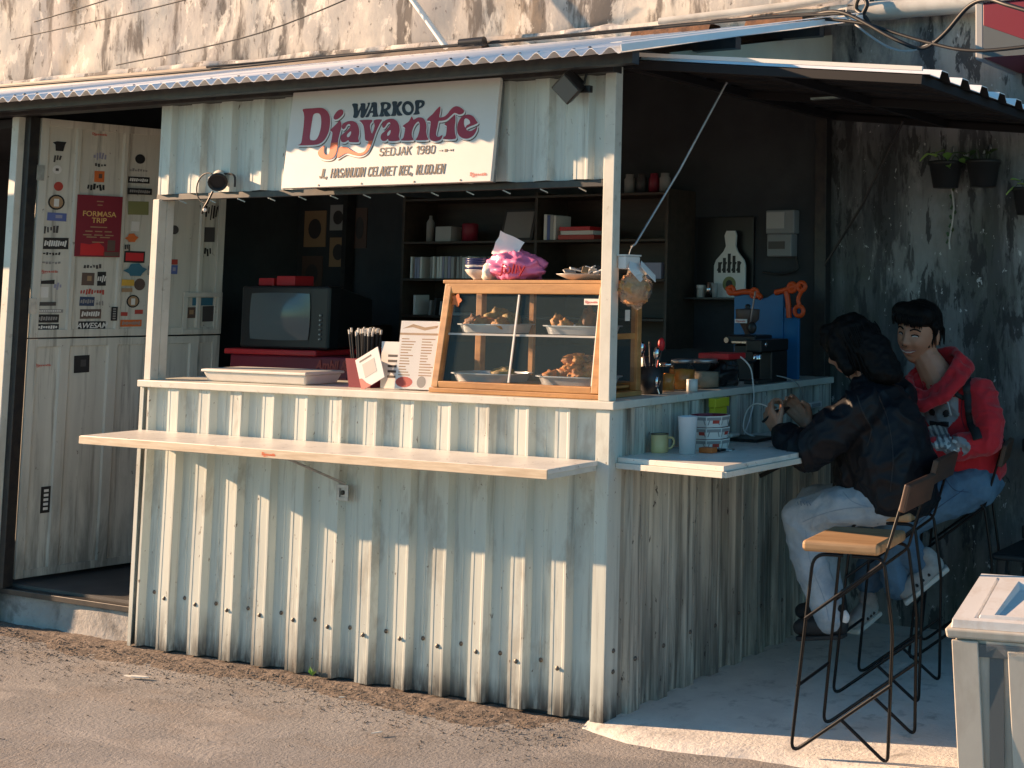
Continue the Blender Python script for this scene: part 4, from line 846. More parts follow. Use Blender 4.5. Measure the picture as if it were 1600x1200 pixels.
while x < -1.72:
    w_ = rng.uniform(.011,.019)
    if rng.random() > .12: bk('upright cassette case in the long row on the middle shelf', x, 1.45, 1.526, w_, .10, .108+rng.uniform(-.004,.004), rng.choice(['white','label_grey','label_grey','grey','white','lilac']), name='cassette_case', cat='cassette', group='cassette row on the bookcase')
    x += w_+.003; i += 1
x = -1.68
while x < -1.52:
    w_ = rng.uniform(.012,.02); bk('upright dark case at the right of the cassette row', x, 1.45, 1.526, w_, .10, .105, rng.choice(['grey','dark','navy']), name='cassette_case', cat='cassette', group='dark cases on the bookcase'); x += w_+.003
for i, (x, w_, h_, m_) in enumerate(((-1.45,.018,.125,'white'),(-1.43,.016,.12,'blue'),(-1.412,.018,.122,'label_grey'),(-1.392,.014,.118,'white'))):
    bk(('white book at the left of the upright group on the top right shelf','blue book second in the upright group','grey book third in the upright group','thin white book last in the upright group')[i], x, 1.45, 1.713, w_, .12, h_, m_)
bk('red and white book lying flat at the bottom of the pile', -1.355, 1.44, 1.713, .21, .14, .022, 'red')
bk('white book lying in the middle of the flat pile', -1.345, 1.445, 1.736, .19, .13, .02, 'white')
bk('dark red book on top of the flat pile', -1.35, 1.442, 1.757, .18, .13, .018, 'bright_red')
bk('pale box standing on the top left shelf', -2.14, 1.46, 1.713, .10, .08, .075, 'label_grey', name='box', cat='box')
lathe_thing('tin', 'dark red tin on the top left shelf', 'tin', 'maroon', [(.0,0),(.04,0),(.04,.085),(.036,.09),(.0,.09)], (-1.95,1.50,1.7125), group=None)
lathe_thing('bottle', 'thin pale bottle at the left of the top shelf', 'bottle', 'grey', [(.0,0),(.02,0),(.02,.10),(.008,.12),(.008,.135),(.0,.135)], (-2.21,1.5,1.7125))
mb = MB(); M_ = Matrix.Translation((-1.66,1.50,1.713)) @ Matrix.Rotation(R(-14),4,'X'); mb.box(-.10,.10,0,.012,0,.165,M=M_); o = tag(mb.build('picture_frame','dark',None,.003), 'framed picture leaning at the right of the top left shelf', 'picture'); mb = MB(); mb.box(-.085,.085,-.002,-.0005,.015,.15,M=M_); mb.build('picture','grey',o)
for i, (x, m_, h_) in enumerate(((-2.28,'white',.10),(-2.18,'grey',.075),(-2.15,'dark',.085),(-2.11,'label_grey',.07))): bk(('thin white book on the lowest shelf','grey book leaning on the lowest shelf','dark book on the lowest shelf','pale grey book on the lowest shelf')[i], x, 1.47, 1.341, .014, .1, h_, m_, .1 if i else 0)
bk('open pale book lying on the lowest shelf', -2.09, 1.45, 1.341, .13, .12, .012, 'label_grey')
bk('patterned purple box on the middle shelf behind the corner post', -.93, 1.44, 1.526, .17, .14, .075, 'lilac', name='box', cat='box')
mb = MB()
for i in range(9): mb.ell((-1.02+.03*i*.6+.01*rng.random(),1.5,1.56+.02*rng.random()), (.022,.02,.03), 8, 6, None, .6, i)
tag(mb.build('figurine', 'brown'), 'small brown ornament on the shelf beside the corner post', 'ornament')
for i, x in enumerate((-1.0,-.93,-.86,-.80)): lathe_thing('jar', ('leftmost jar on the top of the bookcase','second jar from the left on the bookcase top','third jar from the left on the bookcase top','rightmost jar on the bookcase top')[i], 'jar', ('grey','dark','maroon','grey')[i], [(.0,0),(.026,0),(.026,.07),(.02,.08),(.02,.095),(.0,.095)], (x,1.52,1.931), 14, 'jars on the bookcase')
# television and red chest
rc = thing('red_chest', 'red drinks chest with pale lettering under the television', 'chest', (-2.4,1.0,.165))
MB().box(-2.80,-1.99,.80,1.30,.20,1.155).build('body', 'maroon', rc, .01)
MB().box(-2.82,-2.22,.78,1.32,1.156,1.182).build('lid', 'bright_red', rc, .006)
text('lettering', 'Ambil &', .062, 'red', rc, FRONT @ Matrix.Translation((-2.235,1.095,-.797)), offset=.002, shear=.2, sx=.95)
text('lettering', 'Semangat', .062, 'red', rc, FRONT @ Matrix.Translation((-2.245,1.03,-.797)), offset=.002, shear=.2, sx=.95)
tv = thing('television', 'old black tube television with bulging grey screen on the red chest', 'television', (-2.45,.95,1.183))
MB().box(-2.74,-2.17,.80,.88,1.185,1.482).build('front_case', 'black_plastic', tv, .012)
mb = MB(); mb.add([(-2.72,.881,1.19),(-2.19,.881,1.19),(-2.19,.881,1.478),(-2.72,.881,1.478),(-2.62,1.2,1.20),(-2.29,1.2,1.20),(-2.29,1.2,1.42),(-2.62,1.2,1.42)], [(0,1,5,4),(1,2,6,5),(2,3,7,6),(3,0,4,7),(4,5,6,7)]); mb.build('rear_case', 'black_plastic', tv, .006)
mb = MB(); G = []
for i in range(13):
    r_ = []
    for j in range(13):
        a, b = i/6-1, j/6-1; ca = math.copysign(abs(a)**.9,a)*(1-.04*b*b); cb = b*(1-.04*a*a)
        r_.append(Vector((-2.478+.196*cb, .797 - .018*(1-a*a)*(1-b*b)-.001, 1.338+.112*ca)))
    G.append(r_)
mb.grid(G); mb.build('screen', 'tv_screen', tv)
mb = MB()
for i in range(6): mb.lathe([(.006,0),(.006,.006),(.003,.008)], (-2.215,.799,1.235+.022*i), 8, Matrix.Rotation(R(90),4,'X'))
mb.build('knob', 'zinc', tv)
for i, (x, w_) in enumerate(((-2.72,.10),(-2.60,.12))): tag(MB().box(x,x+w_,.88,1.0,1.483,1.52+.01*i).build('carton','bright_red',None,.004), ('small red carton at the left on the television','wider red carton beside the first on the television')[i], 'carton', 'red cartons on the television')
# posters on the left inner walls
for i, (x, z, w_, h_, m_) in enumerate(((-3.19,1.80,.16,.20,'tan'),(-3.02,1.86,.12,.14,'label_grey'),(-3.01,1.67,.13,.16,'tan'),(-3.2,1.55,.15,.2,'brown'),(-2.86,1.80,.10,.22,'brown'))):
    mb = MB(); mb.box(x-w_/2,x+w_/2,1.666,1.671,z-h_/2,z+h_/2); o = tag(mb.build('wall_print', m_), ('faded print with a round badge highest left on the back wall','small grey print on the back wall near the ceiling','faded print with a dark figure on the back wall','brown print lowest on the back wall behind the door','narrow brown print right of the other prints')[i], 'print', 'prints on the back wall')
    mb = MB(); mb.prism(circ(w_*.3,h_*.28,14), .001, FRONT @ Matrix.Translation((x,z,-1.6655))); mb.build('picture', 'dark', o)
tag(MB().box(-2.92,-2.89,1.60,1.66,.165,2.3).build('pipe_trim','dark_steel'), 'dark upright strip between the prints and the plain wall', 'trim')
tag(MB().box(-2.70,-2.60,1.3,1.66,.165,1.28).build('cupboard','wood_dark',None,.004), 'low dark cupboard left of the bookcase', 'cupboard')
# right part of the back wall
bp = tag(MB().box(-.70,-.39,1.655,1.671,1.44,1.82).build('black_board','black_plastic',None,.003), 'large black board hung on the back wall', 'board')
ws = tag(MB().box(-.71,-.36,1.56,1.6545,1.432,1.440).build('wall_shelf','dark_steel'), 'thin shelf below the black board', 'shelf')
bt = thing('bottle_cutout', 'white bottle-shaped board with black lettering on the wall shelf', 'board', (-.50,1.63,1.44))
P = [(-.085,0),(.083,0),(.083,.15),(.075,.175),(.04,.215),(.03,.24),(.033,.29),(.025,.312),(-.02,.312),(-.03,.29),(-.022,.24),(-.035,.215),(-.075,.175),(-.085,.15)]
BM = Matrix.Translation((-.497,1.63,1.4405)) @ FRONT
MB().prism(P, .012, BM).build('board', 'white', bt, .001)
mb = MB()
for k, h_ in enumerate((.05,.07,.09,.08,.055)): mb.box(-.062+.026*k,-.046+.026*k,.115,.115+h_,.0122,.013,M=BM)
for k in range(5): mb.bar(BM @ Vector((-.066+.026*k,.125,.0126)), BM @ Vector((-.042+.026*k,.165,.0126)), .007, .001, (0,-1,0))
mb.build('print', 'black', bt)
mb = MB(); mb.prism(circ(.036,.036,18), .0008, BM @ Matrix.Translation((0,.062,.0122))); mb.build('print', 'olive', bt); mb = MB(); mb.prism(circ(.018,.02,10), .0008, BM @ Matrix.Translation((0,.062,.0132))); mb.build('print', 'black', bt)
lathe_thing('jar', 'small white-lidded jar on the wall shelf', 'jar', 'white_plastic', [(.0,0),(.02,0),(.02,.042),(.022,.043),(.022,.058),(.0,.058)], (-.64,1.60,1.4405), 14)
lathe_thing('tumbler', 'small steel tumbler beside the white-lidded jar', 'tumbler', 'chrome', [(.0,0),(.015,0),(.018,.07),(.0165,.07),(.014,.003),(.0,.003)], (-.59,1.59,1.4405), 14)
lathe_thing('tumbler', 'slim pale tumbler against the bottle-shaped board', 'tumbler', 'label_grey', [(.0,0),(.012,0),(.014,.065),(.0,.065)], (-.555,1.585,1.4405), 12)
sk = thing('wall_phone', 'grey handset holder fixed on the back wall below the bookcase', 'holder', (-.77,1.66,1.38)); MB().box(-.80,-.74,1.64,1.671,1.38,1.43).build('tray','label_grey',sk,.004); MB().box(-.795,-.75,1.65,1.6705,1.4305,1.51).build('back','meter_grey',sk,.003)
em = thing('electricity_meter', 'grey electricity meter with label on the back wall near the rear post', 'meter', (-.23,1.62,1.63))
MB().box(-.305,-.155,1.615,1.671,1.735,1.845).build('upper_case','meter_grey',em,.006); MB().box(-.295,-.165,1.61,1.671,1.63,1.7345).build('lower_case','meter_grey',em,.006)
MB().box(-.298,-.205,1.612,1.6145,1.76,1.835).build('label','label_grey',em); MB().box(-.285,-.20,1.607,1.6095,1.665,1.70).build('display','dark',em)
MB().tube(spline([(-.16,1.65,1.63),(-.15,1.64,1.57),(-.25,1.63,1.55),(-.33,1.64,1.56)],6), .006).build('cable','cable',em)
# coffee corner on the side ledge
bl = thing('grinder_stand', 'bright blue upright panel with orange clamps behind the coffee grinder', 'stand', (-.2,1.4,1.088))
mb = MB(); top = [(-.335,1.462),(-.29,1.462),(-.26,1.455),(-.24,1.442),(-.20,1.437),(-.165,1.444),(-.14,1.458),(-.11,1.468),(-.085,1.462)]
mb.prism([(-.335,1.0885),(-.085,1.0885)] + top[::-1], .02, Matrix(((1,0,0,0),(0,0,-1,1.41),(0,1,0,0),(0,0,0,1)))); mb.build('panel', 'blue_panel', bl, .002)
MB().box(-.084,-.01,1.395,1.41,1.0885,1.40).build('side_panel', 'blue_panel', bl, .002)
def clamp(nm, pts, r, hole):
    mb = MB(); mb.tube(spline(pts, 5), r, 8)
    for h in hole: mb.tube([(h[0]+h[3]*math.cos(a), h[1], h[2]+h[3]*math.sin(a)) for a in [2*math.pi*k/14 for k in range(14)]], h[4], 8, closed=True)
    return mb.build(nm, 'clamp_orange', bl)
clamp('clamp', [(-.37,1.38,1.485),(-.33,1.38,1.462),(-.28,1.38,1.468),(-.22,1.38,1.462),(-.19,1.38,1.44)], [.010,.012]+[.013]*15+[.014]*3+[.012], [(-.345,1.378,1.474,.016,.009),(-.225,1.378,1.462,.018,.009)])
clamp('clamp', [(-.12,1.38,1.465),(-.075,1.38,1.475),(-.03,1.38,1.49),(.01,1.38,1.50)], .013, [(-.035,1.378,1.488,.018,.010),(.012,1.378,1.492,.018,.010)])
clamp('clamp', [(-.065,1.38,1.47),(-.055,1.38,1.42),(-.05,1.38,1.355)], .013, [(.0,1.378,1.385,.022,.010)])
clamp('clamp', [(.02,1.38,1.485),(-.005,1.38,1.44),(.005,1.38,1.40)], .010, [])
cg = thing('coffee_grinder', 'dark coffee grinder with a see-through bean hopper on the side counter', 'grinder', (-.16,1.2,1.088))
lp_ = (-.155,1.20,1.285)
MB().lathe([(.012,0),(.014,.01),(.035,.05),(.050,.066),(.052,.105),(.05,.108),(.0,.112)], lp_, 20).build('hopper', 'brown', cg)
MB().lathe([(.01,0),(.012,.012),(.004,.018),(.0,.018)], (lp_[0],lp_[1],1.397), 10).build('lid_knob','black_plastic',cg)
MB().box(-.185,-.125,1.142,1.1445,1.335,1.352).build('label','white',cg); logo('small_logo', .05, Matrix.Translation((-.155,1.1415,1.3435)) @ FRONT, 'logo', cg)
MB().box(-.225,-.075,1.13,1.28,1.245,1.284).build('head','black_plastic',cg,.008); MB().box(-.20,-.10,1.16,1.28,1.089,1.2445).build('body','black_plastic',cg,.008)
MB().tube([(-.12,1.16,1.33),(-.085,1.14,1.47)], .004).build('stirring_rod','zinc',cg); MB().ell((-.105,1.15,1.315), (.022,.012,.026), 14, 10).build('dial','black_plastic',cg)
mb = MB(); mb.lathe([(.012,0),(.012,.006)], (-.215,1.129,1.262), 12, Matrix.Rotation(R(90),4,'X')); mb.box(-.19,-.09,1.126,1.1295,1.25,1.258); mb.build('trim','chrome',cg)
em2 = thing('coffee_machine', 'black coffee machine with chrome fittings beside the grinder', 'coffee machine', (-.05,1.15,1.088))
MB().box(-.06,.015,1.02,1.26,1.22,1.27).build('head','black_plastic',em2,.006); MB().box(-.05,.01,1.12,1.26,1.0885,1.2195).build('body','black_plastic',em2,.006); MB().box(-.055,.012,1.0,1.1195,1.0885,1.105).build('drip_tray','dark_steel',em2,.003)
MB().lathe([(.02,0),(.02,.03),(.0,.03)], (-.02,1.05,1.19), 14).build('group_head','chrome',em2); MB().tube([(-.02,1.03,1.185),(.0,.93,1.175)], .008).build('handle','black_plastic',em2); MB().ell((.016,1.06,1.25), (.004,.012,.012), 10, 8).build('gauge','chrome',em2)
tag(MB().box(-.14,.0,.78,.92,1.198,1.222).build('red_box','bright_red',None,.004), 'flat red box lying on the jars of the side counter', 'box')
def jar(label, x, y, r, h, fill, lid, fm, group='jars on the side counter'):
    t = thing('storage_jar', label, 'jar', (x,y,1.088), group=group)
    MB().lathe([(.0,.0015),(r*.92,.0015),(r,.01),(r,h*.8),(r*.8,h*.88),(r*.8,h),(r*.78,h),(r*.97,h*.8),(r*.97,.011),(.0,.004)], (x,y,1.088), 20).build('glass','clear',t)
    MB().lathe([(.0,.005),(r*.93,.006),(r*.93,h*fill),(.0,h*fill+.004)], (x,y,1.088), 18).build('contents',fm,t)
    MB().lathe([(.0,0),(r*.86,0),(r*.86,.014),(.0,.016)], (x,y,1.0885+h), 18).build('lid',lid,t)
jar('tall amber jar beside the cutlery holder', -.09, .47, .036, .095, .7, 'chrome', 'amber'); jar('amber jar with metal lid and ring handle', -.085, .575, .052, .105, .75, 'zinc', 'amber')
jar('wide jar of pale powder under the red box', -.08, .72, .068, .10, .62, 'zinc', 'powder'); jar('wide dark jar next to the coffee machine', -.075, .875, .062, .10, .8, 'dark_steel', 'dark')
tag(MB().lathe([(.0,0),(.022,0),(.022,.045),(.0,.046)], (-.02,.545,1.0885), 12).build('small_tin','white'), 'small white tin standing in front of the amber jars', 'tin')
mb = MB(); mb.ell((-.06,.83,1.135), (.05,.07,.045), 18, 14, None, .6, 31); tag(mb.build('plastic_bag','black_plastic'), 'crumpled black plastic bag between the jars', 'bag')
ch = thing('cutlery_holder', 'dark holder of spoons and tongs right of the display case', 'cutlery holder', (-.06,.345,1.088))
MB().lathe([(.0,0),(.04,0),(.043,.10),(.040,.10),(.037,.004),(.0,.004)], (-.07,.345,1.0885), 18).build('cup','dark_steel',ch)
for i, (dx, dy, h_, m_) in enumerate(((-.01,-.02,.17,'chrome'),(.012,.012,.16,'dark_steel'),(.02,-.015,.15,'chrome'),(-.02,.02,.19,'black_plastic'),(0,.03,.18,'bright_red'))):
    mb = MB(); p = Vector((-.07+dx*.4,.345+dy*.4,1.10)); q = Vector((-.07+dx*2,.345+dy*2,1.0885+h_)); mb.tube([p,q], .0035, 6)
    if i in (0,2,4): mb.ell(q, (.012,.016,.026), 10, 8)
    mb.build('spoon', m_, ch)
mb = MB(); mb.ell((-.035,.33,1.135), (.008,.016,.024), 10, 8); mb.tube([(-.035,.33,1.11),(-.03,.335,1.0895)], .004, 6); mb.build('spoon','chrome',ch)
tag(MB().lathe([(.0,0),(.018,0),(.022,.06),(.024,.13),(.02,.135),(.0,.135)], (-.13,.40,1.0885), 14).build('bottle','black_plastic'), 'black printed bottle behind the cutlery holder', 'bottle')
# cable from the ledge down to the shelf
tag(MB().tube(spline([(-.06,.86,1.205),(-.02,.875,1.215),(.04,.88,1.17),(.052,.89,1.10),(.05,.90,1.03),(.045,.88,.96),(.05,.83,.905)],8), .0032).build('white_cable','white_paint'), 'white cable looping from the jars down to the side shelf', 'cable')
tag(MB().tube(spline([(.0,1.15,1.12),(.05,1.25,1.09),(.045,1.33,1.03),(.03,1.38,.97)],8), .0028).build('thin_cable','label_grey'), 'thin grey cable running over the ledge near the rear', 'cable')
tag(MB().tube(spline([(.20,.80,.898),(.15,.77,.90),(.10,.74,.93),(.11,.74,1.0),(.16,.72,1.035),(.23,.69,1.03),(.28,.67,1.0)],8), .003).build('charging_cable','white_paint'), 'white charging cable curving up to the phone', 'cable')
ps_ = thing('wall_socket', 'white power socket on the ribbed wall above the side shelf', 'socket', (.03,1.45,.97)); MB().box(.028,.055,1.38,1.50,.965,.99).build('box','white_paint',ps_,.003); MB().box(.0555,.058,1.40,1.48,.97,.985).build('plate','label_grey',ps_)
# on the side shelf
zS = .8945
mg = thing('enamel_mug', 'cream enamel mug with dark rim on the side shelf', 'mug', (.055,.215,zS))
MB().lathe([(.0,0),(.030,0),(.0315,.003),(.0315,.064),(.0295,.064),(.0295,.006),(.0,.006)], (.055,.215,zS), 24).build('body','mug_cream',mg); MB().tube([(.055+.0305*math.cos(a),.215+.0305*math.sin(a),zS+.0645) for a in [2*math.pi*k/24 for k in range(24)]], .0018, 6, closed=True).build('rim','brown',mg)
MB().tube(spline([(.081,.228,zS+.052),(.097,.236,zS+.05),(.101,.238,zS+.033),(.092,.234,zS+.016),(.079,.227,zS+.014)],5), .0042).build('handle','mug_cream',mg)
pc = thing('plastic_cup', 'frosted clear plastic cup of water on the side shelf', 'cup', (.172,.215,zS))
MB().lathe([(.0,.0005),(.028,.0005),(.034,.13),(.035,.132),(.033,.132),(.0325,.128),(.0265,.004),(.0,.004)], (.172,.215,zS), 24).build('cup','frost',pc); MB().lathe([(.0,.005),(.0262,.005),(.031,.105),(.0,.105)], (.172,.215,zS), 20).build('water','frost',pc)
oc = [(math.cos(R(22.5+45*k)), math.sin(R(22.5+45*k))) for k in range(8)]
for i in range(3):
    t = thing('paper_ashtray', ('octagonal white card ashtray with red tag, lowest of the stack','octagonal white card ashtray with tag, middle of the stack','octagonal white card ashtray with dark red inside, top of the stack')[i], 'ashtray', (.17,.37,zS+.045*i), group='stack of card ashtrays')
    z0 = zS+.0005+.042*i; mb = MB(); cx, cy_ = .165,.375
    lo_ = [Vector((cx+.066*a, cy_+.066*b, z0)) for a, b in oc]; hi_ = [Vector((cx+.076*a, cy_+.076*b, z0+.0405)) for a, b in oc]; hi2 = [Vector((cx+.072*a, cy_+.072*b, z0+.0405)) for a, b in oc]; lo2 = [Vector((cx+.062*a, cy_+.062*b, z0+.003)) for a, b in oc]
    mb.add(lo_+hi_, [(k,(k+1)%8,8+(k+1)%8,8+k) for k in range(8)]+[tuple(range(8))[::-1]]); mb.add(hi_+hi2, [(k,(k+1)%8,8+(k+1)%8,8+k) for k in range(8)]); mb.build('box','cardboard_white',t)
    mb = MB(); mb.add(hi2+lo2, [(k,(k+1)%8,8+(k+1)%8,8+k) for k in range(8)]+[tuple(range(8,16))]); mb.build('inside','maroon',t)
    band, tags = MB(), MB()
    for k in range(8):
        A_, B_ = lo_[k], lo_[(k+1)%8]; C_, D_ = hi_[(k+1)%8], hi_[k]; nn = ((B_-A_).cross(D_-A_)).normalized()*.0006
        f = lambda u, v: A_.lerp(B_,u).lerp(D_.lerp(C_,u),v)+nn
        band.add([f(.04,.62),f(.96,.62),f(.96,.90),f(.04,.90)], [(0,1,2,3)]); band.add([f(.06,.2),f(.14,.2),f(.24,.62),f(.16,.62)], [(0,1,2,3)]); band.add([f(.94,.2),f(.86,.2),f(.76,.62),f(.84,.62)], [(3,2,1,0)])
        if (k+i) % 2 == 0:
            nn = nn*2; tags.add([f(.42,.34),f(.88,.34),f(.88,.64),f(.42,.64)], [(0,1,2,3)])
    band.build('print','cardboard_grey',t); tags.build('print','red',t)
tag(MB().box(.19,.245,.262,.30,zS+.0003,zS+.019,M=None).build('matchbox','orange',None,.002), 'small orange matchbox in front of the ashtrays', 'matchbox')
kc = thing('key_bunch', 'bunch of dark keys on a ring beside the matchbox', 'keys', (.24,.34,zS))
MB().tube([(.245+.022*math.cos(a),.375+.022*math.sin(a),zS+.003) for a in [2*math.pi*k/16 for k in range(16)]], .002, 6, closed=True).build('ring','chrome',kc); MB().box(.222,.25,.31,.355,zS+.0003,zS+.010).build('fob','black_plastic',kc,.003); MB().box(.255,.263,.30,.35,zS+.0003,zS+.003).build('key','zinc',kc)
tag(MB().box(.05,.205,.655,.80,zS+.0003,zS+.012,M=None).build('power_bank','black_plastic',None,.003), 'flat black power bank on the side shelf', 'power bank')
tag(MB().box(.055,.095,.655,.72,zS+.0125,zS+.028).build('charger','white_plastic',None,.006), 'white charger block lying on the power bank', 'charger')
yb = thing('yellow_holder', 'lime yellow plastic holder clipped on the ribbed side wall', 'holder', (.04,.64,1.0)); MB().box(.03,.062,.585,.69,1.025,1.06).build('top','lime',yb,.003); MB().box(.03,.055,.59,.685,.965,1.0245).build('body','lime',yb,.003)
nb = thing('notebook', 'grey folded leaflet at the edge of the side shelf', 'leaflet', (.37,.55,zS)); MB().box(.33,.42,.52,.63,zS+.0003,zS+.003).build('sheet','cardboard_grey',nb)

# ================================================================== bar stools
def rodpath(pts, r=.0, k=5): return pts
def bend(a, b, c, r, n=6):
    a, b, c = Vector(a), Vector(b), Vector(c); u, v = (a-b).normalized(), (c-b).normalized(); p, q = b+u*r, b+v*r
    return [p.lerp(b,t).lerp(b.lerp(q,t),t) for t in [i/n for i in range(n+1)]]
def chain(pts, r):
    out = [Vector(pts[0])]
    for i in range(1, len(pts)-1): out += bend(pts[i-1], pts[i], pts[i+1], r)
    return out + [Vector(pts[-1])]
def make_stool(label):
    t = thing('bar_stool', label, 'stool', (0,0,0), 0, 'wire-frame bar stools at the side shelf', local=True)
    mb = MB(); mb.box(-.135,.125,-.15,.15,.632,.668); mb.build('seat','wood_seat',t,.012,3)
    for s in (-1, 1):
        y = .15*s; yi = .135*s
        mb = MB(); mb.tube(chain([(.0,yi,.625),(-.10,yi,.625),(-.165,y,.006),(.165,y,.245)], .045), .0058, 8); mb.build('front_leg','black_rod',t)
        mb = MB(); mb.tube(chain([(.0,y,.128),(.155,y,.006),(.165,yi,.40),(.135,yi,.625),(.03,yi,.625)], .030), .0058, 8); mb.build('rear_leg','black_rod',t)
        mb = MB(); mb.tube(chain([(-.121,y*.99,.425),(.135,yi,.612),(.205,yi*.95,.84)], .02), .0052, 8); mb.build('back_support','black_rod',t)
    mb = MB(); mb.tube([(-.145,-.146,.215),(-.145,.146,.215)], .0056, 8); mb.build('footrest','black_rod',t)
    M_ = Matrix.Translation((.208,0,.815)) @ Matrix.Rotation(R(14),4,'Y'); mb = MB(); mb.box(-.011,.011,-.155,.155,-.045,.045,M=M_); mb.build('backrest','wood_walnut',t,.006,3)
    return t
s1 = make_stool('empty bar stool with orange wooden seat nearest the street'); s1.location = (.885,.12,.014); s1.rotation_euler = (0,0,R(7))
s2 = copy_tree(s1); s2['label'] = 'bar stool under the man in the black jacket'; s2.location = (.715,.755,.014); s2.rotation_euler = (0,0,R(8))
s3 = copy_tree(s1); s3['label'] = 'bar stool under the man in the red hooded top'; s3.location = (.75,1.33,.014); s3.rotation_euler = (0,0,R(14))

# ================================================================== waste bin
bn = thing('waste_bin', 'beige plastic waste bin with dirty white sloping lid at lower right', 'bin', (1.345,-.22,.004))
BM = Matrix.Translation((1.342,-.235,.004)) @ Matrix.Rotation(R(9),4,'Z') @ Matrix.Diagonal((1.18,1.0,1.265,1))
W_, D_ = .42, .36
def fr(x0,x1,y0,y1,z0,X0,X1,Y0,Y1,z1): return [BM @ Vector(p) for p in ((x0,y0,z0),(x1,y0,z0),(x1,y1,z0),(x0,y1,z0),(X0,Y0,z1),(X1,Y0,z1),(X1,Y1,z1),(X0,Y1,z1))]
HX = [(3,2,1,0),(4,5,6,7),(0,1,5,4),(1,2,6,5),(2,3,7,6),(3,0,4,7)]
MB().add(fr(.035,W_-.035,.035,D_-.03,0, .018,W_-.018,.018,D_-.015,.375), HX).build('body','bin_plastic',bn,.008,3)
mb = MB(); mb.add(fr(.030,.095,.020,.034,0, .012,.078,.004,.017,.372), HX); mb.build('rib','bin_plastic',bn,.003)
mb = MB(); mb.add(fr(.165,.37,.022,.034,0, .150,.37,.006,.017,.355), HX); mb.build('rib','bin_plastic',bn,.003)
mb = MB(); mb.box(.079,.40,.0085,.0172,.338,.366,M=BM); mb.build('handle_recess','bin_grey',bn)
mb = MB(); mb.box(.105,.14,.0125,.0172,.02,.337,M=BM); mb.build('groove','bin_grey',bn)
MB().add(fr(0,W_,0,D_,.376, -.004,W_+.004,-.004,D_+.004,.398), HX).build('rim','bin_plastic',bn,.007,3)
# sloping lid with sunken flap
def lidp(u, v, h=0): # u 0..1 across, v 0..1 front to back
    a = .012 + .02*v; return BM @ Vector((a + u*(W_-2*a), .012 + v*(D_-.05), .416 + .058*v + h))
mb = MB(); n = 12
base = [BM @ Vector(p) for p in ((.010,.010,.3985),(W_-.010,.010,.3985),(W_-.010,D_-.01,.3985),(.010,D_-.01,.3985))]; top_ = [lidp(0,0),lidp(1,0),lidp(1,1),lidp(0,1)]
mb.add(base+top_, [(0,1,5,4),(1,2,6,5),(2,3,7,6),(3,0,4,7)])
ri = [lidp(.13,.06),lidp(.87,.06),lidp(.87,.93),lidp(.13,.93)]; ri2 = [lidp(.145,.08,-.006),lidp(.855,.08,-.006),lidp(.855,.91,-.006),lidp(.145,.91,-.006)]
mb.add(top_+ri, [(0,1,5,4),(1,2,6,5),(2,3,7,6),(3,0,4,7)]); mb.add(ri+ri2, [(0,1,5,4),(1,2,6,5),(2,3,7,6),(3,0,4,7)]); mb.build('lid','bin_lid',bn,.004,3)
f1 = [lidp(.15,.085,-.004),lidp(.85,.085,-.004),lidp(.85,.905,-.004),lidp(.15,.905,-.004)]; f2 = [lidp(.16,.095,.004),lidp(.84,.095,.004),lidp(.84,.895,.004),lidp(.16,.895,.004)]; f3 = [lidp(.25,.11,.004),lidp(.76,.11,.004),lidp(.74,.84,.004),lidp(.30,.84,.004)]; f4 = [lidp(.265,.13,-.002),lidp(.745,.13,-.002),lidp(.72,.78,-.009),lidp(.32,.78,-.009)]
mb = MB()
for a, b in ((f1,f2),(f2,f3),(f3,f4)): mb.add(a+b, [(0,1,5,4),(1,2,6,5),(2,3,7,6),(3,0,4,7)])
mb.add(f4, [(0,1,2,3)]); mb.build('flap','bin_lid',bn,.003,2)
mb = MB(); G = []
for i in range(14): G.append([BM @ Vector((.10+.022*i, -.002-.004*math.sin(i*1.7), .375)), BM @ Vector((.10+.022*i, -.006-.006*abs(math.sin(i*2.3)), .362+.008*math.sin(i*1.3))), BM @ Vector((.10+.022*i, .004, .350+.010*math.sin(i*1.9)))])
mb.grid(G); mb.build('bin_liner','bag_film',bn)

# stacked plastic chair by the wall
pcx = thing('plastic_chair', 'dark grey plastic chair half hidden behind the bin', 'chair', (1.12,1.45,.013))
cx, cy_ = 1.12,1.45
mb = MB(); mb.box(cx-.19,cx+.19,cy_-.20,cy_+.18,.42,.445); mb.build('seat','chair_plastic',pcx,.02,3)
for k in range(5): MB().box(cx-.15+.062*k,cx-.11+.062*k,cy_+.19,cy_+.205,.50,.80).build('back_slat','chair_plastic',pcx,.004)
MB().box(cx-.19,cx+.19,cy_+.185,cy_+.21,.8005,.86).build('back_rail','chair_plastic',pcx,.01); MB().box(cx-.19,cx+.19,cy_+.181,cy_+.21,.4455,.4995).build('back_rail','chair_plastic',pcx,.006)
for a in (-1,1):
    for b in (-1,1): MB().add([(cx+a*.15+i, cy_+b*.16+j, .42) for i, j in ((-.02,-.02),(.02,-.02),(.02,.02),(-.02,.02))] + [(cx+a*.18+i, cy_+b*.19+j, .013) for i, j in ((-.015,-.015),(.015,-.015),(.015,.015),(-.015,.015))], [(0,1,5,4),(1,2,6,5),(2,3,7,6),(3,0,4,7),(7,6,5,4)]).build('leg','chair_plastic',pcx,.003)

